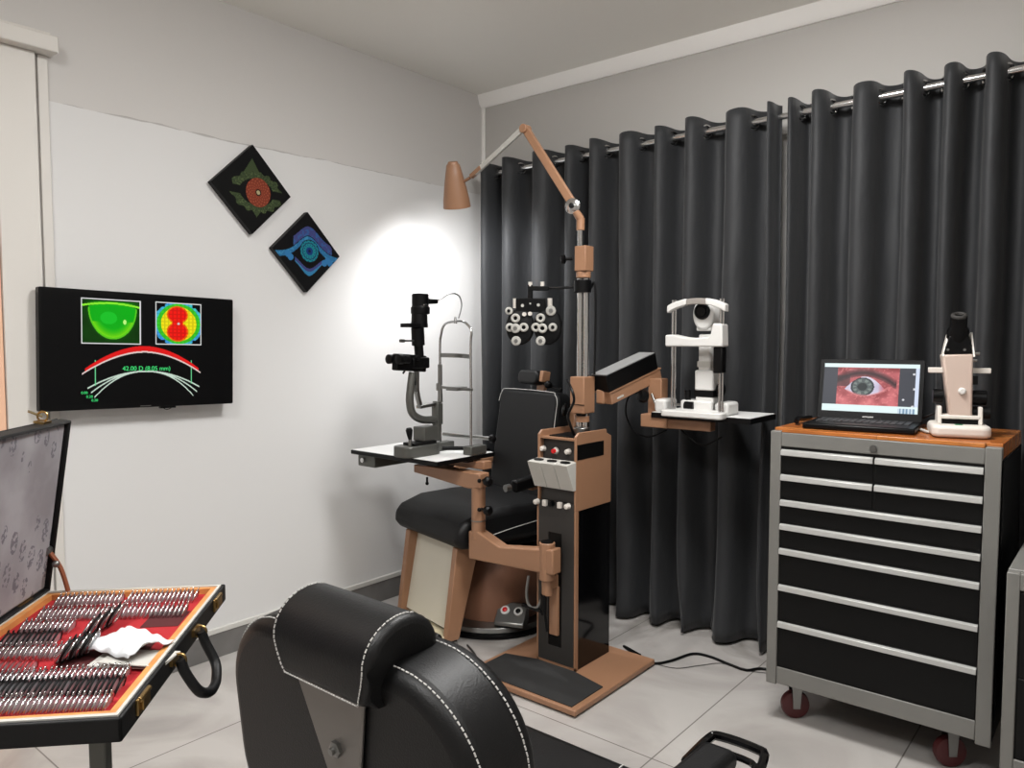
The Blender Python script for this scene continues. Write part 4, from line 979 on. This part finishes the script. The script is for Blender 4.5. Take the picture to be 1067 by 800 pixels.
def eyef(u, v):
    if v < .085 or (v > .86): 
        if v > .9 and u > .80 and u < .97: return (120, 150, 175) if int(u*60) % 2 else (200, 215, 225)
        return (222, 240, 240)
    if u > .965: return (205, 215, 235)
    if u < .15 or u > .80:
        for a, b in ((.945, .2), (.955, .50), (.85, .72), (.945, .85)):
            if (u-a)**2+(v-b)**2*.5 < .0002: return (210, 210, 215)
        return (66, 68, 76)
    x, y = (u-.16)/.64, (v-.1)/.76
    n_ = vn(x*9, y*7)
    c = mix((140, 62, 66), (204, 112, 116), n_ + .5*(y-.5))
    if vn(x*30+y*8, y*26) > .74: c = mix(c, (225, 140, 140), .5)
    # upper lid shadow crease
    lid = .50 - .30*math.sin(max(0, min(1, (x+.08)/1.0))*PI)**.8
    if lid-.22 < y < lid+.02 and x < .96: c = mix((60, 42, 46), c, abs(y-(lid-.08))/.16)
    if x < .2 and .2 < y < .5: c = mix(c, (52, 44, 48), .55)
    up = .56 - .34*math.sin(max(0, min(1, (x-.12)/.66))*PI)
    dn = .58 + .16*math.sin(max(0, min(1, (x-.12)/.66))*PI)
    if .12 < x < .78 and up < y < dn:
        c = mix((190, 180, 205), (225, 222, 235), vn(x*6, y*6))
        if x > .68: c = mix(c, (190, 80, 85), (x-.66)*7)
        r = math.hypot((x-.41)*1.05, (y-.50)*.80)
        if r < .205: c = (48, 54, 60)
        if r < .175: c = (86, 94, 94)
        if r < .165 and int(math.atan2(y-.5, x-.41)*3) % 2 and r > .11: c = (120, 130, 126)
        if r < .085: c = (44, 50, 52)
    if abs(y-dn) < .03 and .15 < x < .8: c = mix(c, (225, 150, 150), .5)
    return c
picture('screen', LW-.032, LH-.046, 160, 100, eyef, pict_mat('laptop_picture', 1.1), ld, LT @ Matrix.Translation((0, -.0050, LH/2+.006)))
MB(LT).box((-.018, -.0052, .009), (.018, -.0042, .013)).build('badge', M['steel'], ld)
t = MB().tube([Vector((-.945, 2.74, WZ+.012)), Vector((-.955, 2.78, WZ+.02)), Vector((-.955, 2.84, WZ+.015)), Vector((-.96, 2.93, WZ+.011))], .009).build('power_cable', M['black']); tag(t, 'thick black cable curled at the left side of the laptop', 'cable')

# ------------------------------------------------------------------ specular microscope on cabinet
um = thing('corneal_microscope', 'beige upright corneal microscope with black eyepiece beside the laptop', 'microscope', (-.445, 2.77, WZ), R(16))
UD = .77*2.77 + .637*.445; uk = UD/FPX
def U(px, py, y=0): return Vector(((px-1003)*uk, y, (449-py)*uk))
MB().prism([(x, y, .002) for x, y in rrect(-.082, -.09, .082, .09, .03)], (0, 0, .038)).build('base', M['ivory'], um, bevel=.012, seg=4)
MB().cyl((-.005, -.058, .040), (-.005, -.058, .0415), .011).build('badge', M['green'], um)
MB().box((-.055, -.035, .040), (.06, .035, .058)).build('base_step', M['black'], um, bevel=.002)
MB().prism([(-.062, y, z) for y, z in ((-.04, .04), (-.03, .095), (.03, .095), (.04, .04))], (.012, 0, 0)).prism([(.05, y, z) for y, z in ((-.04, .04), (-.03, .095), (.03, .095), (.04, .04))], (.012, 0, 0)).box((-.055, -.038, .056), (.055, .03, .068)).build('yoke', M['ivory'], um, bevel=.003)
bl = [(U(988, 429).x, U(988, 429).z), (U(1014, 429).x, U(1014, 429).z), (U(1013.5, 366).x, U(1013.5, 366).z), (U(1013, 345).x, U(1013, 345).z), (U(1010, 345).x, U(1010, 345).z), (U(1010, 363).x, U(1010, 363).z), (U(987, 364).x, U(987, 364).z), (U(984, 367).x, U(984, 367).z)]
MB().prism([(x, -.035, z) for x, z in ((U(994, 430).x, U(994, 430).z), (U(1014, 430).x, U(1014, 430).z), (U(1013, 363).x, U(1013, 363).z), (U(985, 364).x, U(985, 364).z))], (0, .075, 0)).build('column', M['beige'], um, bevel=.006)
MB().prism([(x, -.034, z) for x, z in ((U(986, 364).x, U(986, 364).z), (U(1012, 363).x, U(1012, 363).z), (U(1009, 345).x, U(1009, 345).z), (U(991, 345).x, U(991, 345).z))], (0, .06, 0)).build('eyepiece_block', M['black'], um, bevel=.003)
for xa, xb in ((985, 990), (1013, 1011)):
    MB().prism([tuple(U(xa, 366, -.036)), tuple(U(xa+1.5, 366, -.036)), tuple(U(xb+1.5, 341, -.010)), tuple(U(xb, 344, -.010))], (0, .04, 0)).build('cheek_plate', M['ivory'], um)
e = MB().lathe([(.028, 0), (.031, .01), (.031, .045), (.024, .055), (.024, .09)], U(999.5, 352, -.0), (-.02, -.45, 1), 24).build('eyepiece', M['black'], um)
MB().torus(U(999.5, 352) + Vector((-.02, -.45, 1)).normalized()*.092, (-.02, -.45, 1), .017, .007, 20, 8).build('eyecup', M['dgrey'], e)
MB().box(U(974, 383.5, .0), U(1031, 378, .02)).build('cross_bar', M['ivory'], um, bevel=.002)
for x in (990, 1005): MB().cyl(U(x, 359, -.034), U(x, 359, -.038), .004).build('screw', M['steel'], um)
MB().lathe([(.011, 0), (.011, .006), (.007, .010)], U(1004, 401.5, -.035), (0, -1, 0), 16).build('button', M['wplast'], um)
MB().cyl(U(988, 408, .01), U(979, 408, .01), .022).build('focus_knob', M['black'], um)
MB().cyl(U(1014, 409, .01), U(1028, 409, .01), .024).box(U(1016, 405, -.01), U(1028, 402, .03)).build('focus_knob', M['black'], um, bevel=.002)
MB().box(U(1013, 395, -.01), U(1019, 386, .02)).build('side_catch', M['satin'], um)
MB().cyl(U(1013, 363, 0), U(1020, 363, 0), .006).build('side_screw', M['steel'], um)
MB().cyl(U(1013, 370, 0), U(1018, 370, 0), .005).build('side_screw', M['steel'], um)
MB().cyl(U(1015, 424, 0), U(1031, 424, 0), .02).build('base_knob', M['black'], um)
t = MB().tube([(-.56, 2.82, WZ+.006), (-.545, 2.79, WZ+.006), (-.53, 2.765, WZ+.006), (-.5, 2.76, WZ+.008)], .005).build('usb_cable', M['lgrey']); tag(t, 'short pale cable between the laptop and the beige microscope', 'cable')
t = MB().tube([(-.60, 2.93, WZ+.02), (-.55, 2.95, WZ+.05), (-.50, 2.93, WZ+.05), (-.46, 2.90, WZ+.008)], .004).build('loop_cable', M['black']); tag(t, 'thin black cable looping behind the laptop and the beige microscope', 'cable')

# floor cable
t = MB().tube([(-1.60, 2.79, .006)]+[at(*p, Z=.006) for p in ((650, 673), (672, 688), (684, 691), (700, 688), (722, 681), (740, 684), (760, 692), (778, 698), (798, 697))]+[(-.95, 3.0, .006)], .0055).build('power_cable', M['black']); tag(t, 'black power cable snaking over the floor from stand base towards drawer cabinet', 'cable')
t = MB().tube([at(*p, Z=.003) for p in ((685, 692), (705, 696), (730, 693), (752, 691), (775, 698), (798, 701))], .0014).build('thin_wire', M['dgrey']); tag(t, 'thin dark wire on the floor beside the black power cable', 'cable')

# ================================================================== TRIAL LENS CASE
P0 = Vector((-1.022, .425, 0)); ang = math.atan2(.807-.425, -1.428+1.022) - PI/2
cs_ = thing('trial_lens_case', 'open black trial lens case with red velvet tray and brass latches', 'case', (P0.x, P0.y, .816), ang)
CW, CL, CH = .345, .557, .034    # local: x -CW..0, y 0..CL
mb = MB().box((-CW, 0, 0), (0, CL, .006)).box((-CW, 0, 0), (-CW+.007, CL, CH)).box((-.007, 0, 0), (0, CL, CH)).box((-CW, 0, 0), (0, .007, CH)).box((-CW, CL-.007, 0), (0, CL, CH))
mb.build('shell', M['leather2'], cs_, bevel=.003)
mb = MB().box((-CW+.007, .007, .02), (-CW+.012, CL-.007, CH+.001)).box((-.012, .007, .02), (-.007, CL-.007, CH+.001)).box((-CW+.012, .007, .02), (-.012, .014, CH+.001)).box((-CW+.012, CL-.014, .02), (-.012, CL-.007, CH+.001))
mb.build('lining', M['lgrey'], cs_)
mb = MB().box((-CW+.012, .014, .015), (-CW+.023, CL-.014, CH-.001)).box((-.023, .014, .015), (-.012, CL-.014, CH-.001)).box((-CW+.023, .014, .015), (-.023, .025, CH-.001)).box((-CW+.023, CL-.025, .015), (-.023, CL-.014, CH-.001))
mb.build('wooden_rim', M['wood_t'], cs_)
MB().box((-CW+.02, .02, .006), (-.02, CL-.02, .022)).build('tray', M['velvet'], cs_)
ci = wm(cs_)
def CL_(px, py, z=.845): return ci @ at(px, py, Z=z)
# holder wells
w1, w2 = CL_(118, 652), CL_(150, 660)
MB().box((-.10, .36, .0222), (-.035, .435, .0226)).box((-.17, .20, .0222), (-.05, .30, .0226)).build('tray_well', mat('dark_velvet', (70, 10, 14), .85), cs_)
# latches, handle
def latch(y, nm='latch'):
    o = MB().box((0, y-.024, .010), (.004, y+.024, .033)).box((.004, y-.014, .014), (.008, y+.014, .030)).cyl((.004, y-.02, .031), (.004, y+.02, .031), .004).build(nm, M['brass'], cs_, bevel=.001)
latch(.075); latch(CL-.075)
for y in (.215, .335):
    MB().box((0, y-.017, .016), (.005, y+.017, .028)).torus((.010, y, .020), (0, 1, 0), .010, .0025, 14, 6).build('handle_bracket', M['brass'], cs_)
MB().tube([(.012, .215, .020), (.018, .215, .0), (.036, .222, -.035), (.044, .25, -.052), (.046, .275, -.055), (.044, .30, -.052), (.036, .328, -.035), (.018, .335, .0), (.012, .335, .020)], .0085, seg=10).build('handle', M['leather2'], cs_)
# lid
LDT = Matrix.Translation((-CW, 0, CH)) @ Matrix.Rotation(R(8.5), 4, 'Y')
mb = MB(LDT).box((-.006, 0, 0), (0, CL, .345)).box((0, 0, .0), (.028, .006, .345)).box((0, CL-.006, 0), (.028, CL, .345)).box((0, 0, .339), (.028, CL, .345)).box((0, 0, 0), (.028, CL, .006))
lid = MB(LDT @ Matrix.Translation((-.014, 0, 0))).box((-.006, 0, 0), (0, CL, .345)).box((0, 0, .0), (.024, .006, .345)).box((0, CL-.006, 0), (.024, CL, .345)).box((0, 0, .339), (.024, CL, .345)).box((0, 0, 0), (.024, CL, .006)).build('lid', M['leather2'], cs_, bevel=.003)
mb.bm.free()
MB(LDT @ Matrix.Translation((-.014, 0, 0))).box((0, .006, .006), (.016, CL-.006, .339)).build('silk_lining', M['silk'], lid, bevel=.006)
for y in (CL-.075, .075):
    o = MB(LDT @ Matrix.Translation((-.012, 0, .345))).box((-.008, y-.016, 0), (.010, y+.016, .004)).torus((.0, y, .012), (0, 1, 0), .009, .002, 14, 6).bar((.0, y, .012), (-.022, y-.01, .020), .018, .002).build('latch_hook', M['brass'], lid)
# lid stay
p0 = Vector((-CW+.03, CL-.010, CH-.004)); p1 = (LDT @ Vector((.0, CL-.010, .085)))
MB().tube([p1, p1*.45+p0*.55+Vector((.012, 0, .012)), p0+Vector((.018,0,0))], .0045, seg=6).build('lid_stay', M['strap'], cs_)
MB().cyl(p1+Vector((0,.006,0)), p1-Vector((0,.012,0)), .008).sph(p1*.6+p0*.4+Vector((.008,-.004,.008)), .007).build('stay_pivot', M['steel'], cs_)
MB().box((-CW-.004, .06, CH-.006), (-CW+.006, .11, CH+.006)).box((-CW-.004, CL-.11, CH-.006), (-CW+.006, CL-.06, CH+.006)).build('hinge', M['brass'], cs_)
# lenses: one of each kind, then copies sharing the mesh
def lens_mesh(name, rim, R_=.0165, handle=True):
    mb = MB(); mb.torus((0, 0, 0), (1, 0, 0), R_, .0020, 18, 5)
    if handle: mb.box((-.0008, -.0022, R_), (.0008, .0022, R_+.007))
    n0 = len(mb.bm.faces)
    mb.cyl((-.0006, 0, 0), (.0006, 0, 0), R_-.001, seg=18)
    me = bpy.data.meshes.new(name); 
    for i, f in enumerate(mb.bm.faces): f.material_index = 1 if i >= n0 else 0; f.smooth = i < n0
    mb.bm.to_mesh(me); mb.bm.free(); me.materials.append(rim); me.materials.append(M['glass'])
    return me
LM = {'silver': lens_mesh('trial_lens', M['chrome']), 'red': lens_mesh('trial_lens_red', M['rimr']), 'black': lens_mesh('trial_lens_black', M['satin'], .018)}
Mcs = Matrix.Translation(cs_.location) @ Matrix.Rotation(ang, 4, 'Z')
first = {}
def put_lens(kind, lp, label, group, tilt=R(20), sc_=1):
    if kind not in first:
        o = bpy.data.objects.new('trial_lens', LM[kind]); COL.objects.link(o); first[kind] = o
    else:
        o = first[kind].copy(); COL.objects.link(o)
    o.matrix_world = Mcs @ Matrix.Translation(lp) @ Matrix.Rotation(tilt, 4, 'Y') @ Matrix.Scale(sc_, 4)
    tag(o, label, 'lens', group)
rnd = random.Random(5)
rows = [ # px start, end at the row, pixel spacing handled in metres, kind, words
    ((60, 631), (203, 625), .0081, 'silver', 'round trial lens standing in the farthest long row of the case', 'lenses in the farthest long row'),
    ((42, 645), (192, 640), .0081, 'silver', 'round trial lens standing in the second row from the far side of the case', 'lenses in the second far row'),
    ((24, 659), (74, 657), .0078, 'silver', 'round trial lens in the short row third from the far side', 'lenses in the short third row'),
    ((4, 673), (58, 670), .0078, 'black', 'dark rimmed trial lens in the short row fourth from the far side', 'lenses in the short fourth row'),
    ((-14, 686), (60, 684), .0078, 'silver', 'round trial lens in the middle row at the left of the tray', 'lenses in the middle left row'),
    ((-24, 702), (33, 700), .0078, 'red', 'red rimmed trial lens in the short row left of the lens wells', 'lenses in the short red row'),
    ((-30, 716), (131, 707), .0074, 'silver', 'round trial lens in the third row from the near edge of the tray', 'lenses in the third near row'),
    ((-36, 727), (124, 720), .0074, 'black', 'dark rimmed trial lens in the second row from the near edge of the tray', 'lenses in the second near row'),
    ((-40, 742), (112, 737), .0074, 'silver', 'round trial lens standing in the row nearest the front edge of the case', 'lenses in the nearest row'),
]
zl = .024
for a, b, sp, kind, lab, grp in rows:
    pa, pb = CL_(*a, .838), CL_(*b, .838)
    n = int((pb-pa).length/sp)
    for i in range(n+1):
        p = pa + (pb-pa)*(i/n)
        if p.x < -CW+.026: continue
        if 'long' in lab and i == n//2 and kind == 'silver': continue
        put_lens(kind, Vector((p.x, p.y, zl+.0015*rnd.random())), lab, grp, R(16+6*rnd.random()))
for a, b, lab, grp in (((92, 668), (124, 650), 'larger dark rimmed lens in the central well beside the tissue, farther stack', 'lenses in the farther central well'),
                       ((66, 692), (97, 682), 'larger dark rimmed lens in the central well beside the tissue, nearer stack', 'lenses in the nearer central well')):
    pa, pb = CL_(*a, .838), CL_(*b, .838)
    for i in range(7): put_lens('black' if i % 2 else 'silver', (pa+(pb-pa)*(i/6)) + Vector((0, 0, 0)) + Vector((0, 0, zl+.018-(pa+(pb-pa)*(i/6)).z)), lab, grp, R(28), 1.12)
MB().box(Vector((CL_(98, 725, .838).x, CL_(98, 725, .838).y, .0222)), Vector((CL_(98, 725, .838).x+.02, CL_(98, 725, .838).y+.004, .0235))).build('gold_label', M['brass'], cs_)
# tissue
q0 = CL_(136, 675)
me = bpy.data.meshes.new('tissue'); V_ = []; F_ = []; nx, ny = 26, 20
for j in range(ny+1):
    for i in range(nx+1):
        u, v = i/nx, j/ny
        x = (u-.5)*.115 + .02*(v-.5); y = (v-.5)*.085 - .03*(u-.3)
        z = .020*abs(vn(u*3.1+1, v*2.6)-.4)*2 + .012*abs(((u*3.3+v*1.6) % 1)-.5)*2 + .009*abs(((v*2.9-u*1.9) % 1)-.5)*2
        if u < .12: z *= .5
        V_.append((x, y, .75*z*(.35 + .65*math.sin(PI*v)**.5)))
for j in range(ny):
    for i in range(nx): F_.append((j*(nx+1)+i, j*(nx+1)+i+1, (j+1)*(nx+1)+i+1, (j+1)*(nx+1)+i))
me.from_pydata(V_, [], F_); me.shade_smooth(); me.set_sharp_from_angle(angle=R(30)); me.materials.append(M['paper'])
o = bpy.data.objects.new('tissue', me); COL.objects.link(o); o.modifiers.new('t', 'SOLIDIFY').thickness = .0012
o.matrix_world = Mcs @ Matrix.Translation((q0.x, q0.y, .034)) @ Matrix.Rotation(R(-20), 4, 'Z')
tag(o, 'crumpled white tissue lying on the red velvet tray of lenses', 'tissue')
o2 = MB().obox((0, 0, 0), (.12, .06, .0015), (R(3), 0, 0)).obox((.01, -.006, .004), (.10, .055, .0015), (R(-2), R(2), 0)).build('cleaning_cloth', M['lgrey'], smooth=False)
q1 = CL_(140, 686); o2.matrix_world = Mcs @ Matrix.Translation((q1.x, q1.y, .0285)) @ Matrix.Rotation(R(-12), 4, 'Z')
tag(o2, 'folded pale grey cloth under the white tissue in the lens case', 'cloth')
# stand below
sp = Mcs @ Vector((-.048, .052, 0))
lt_ = thing('case_stand', 'grey metal pedestal stand holding up the trial lens case', 'stand', (sp.x, sp.y, 0), ang)
MB().box((-.22, -.02, .800), (.016, .40, .8155)).build('top_plate', M['black'], lt_, bevel=.002)
MB().box((-.0115, -.0115, .02), (.0115, .0115, .80)).build('post', M['greym'], lt_, bevel=.003)
MB().box((-.22, -.03, .0), (.05, .03, .02)).box((-.03, -.12, 0), (.03, .35, .02)).build('base', M['greym'], lt_, bevel=.003)
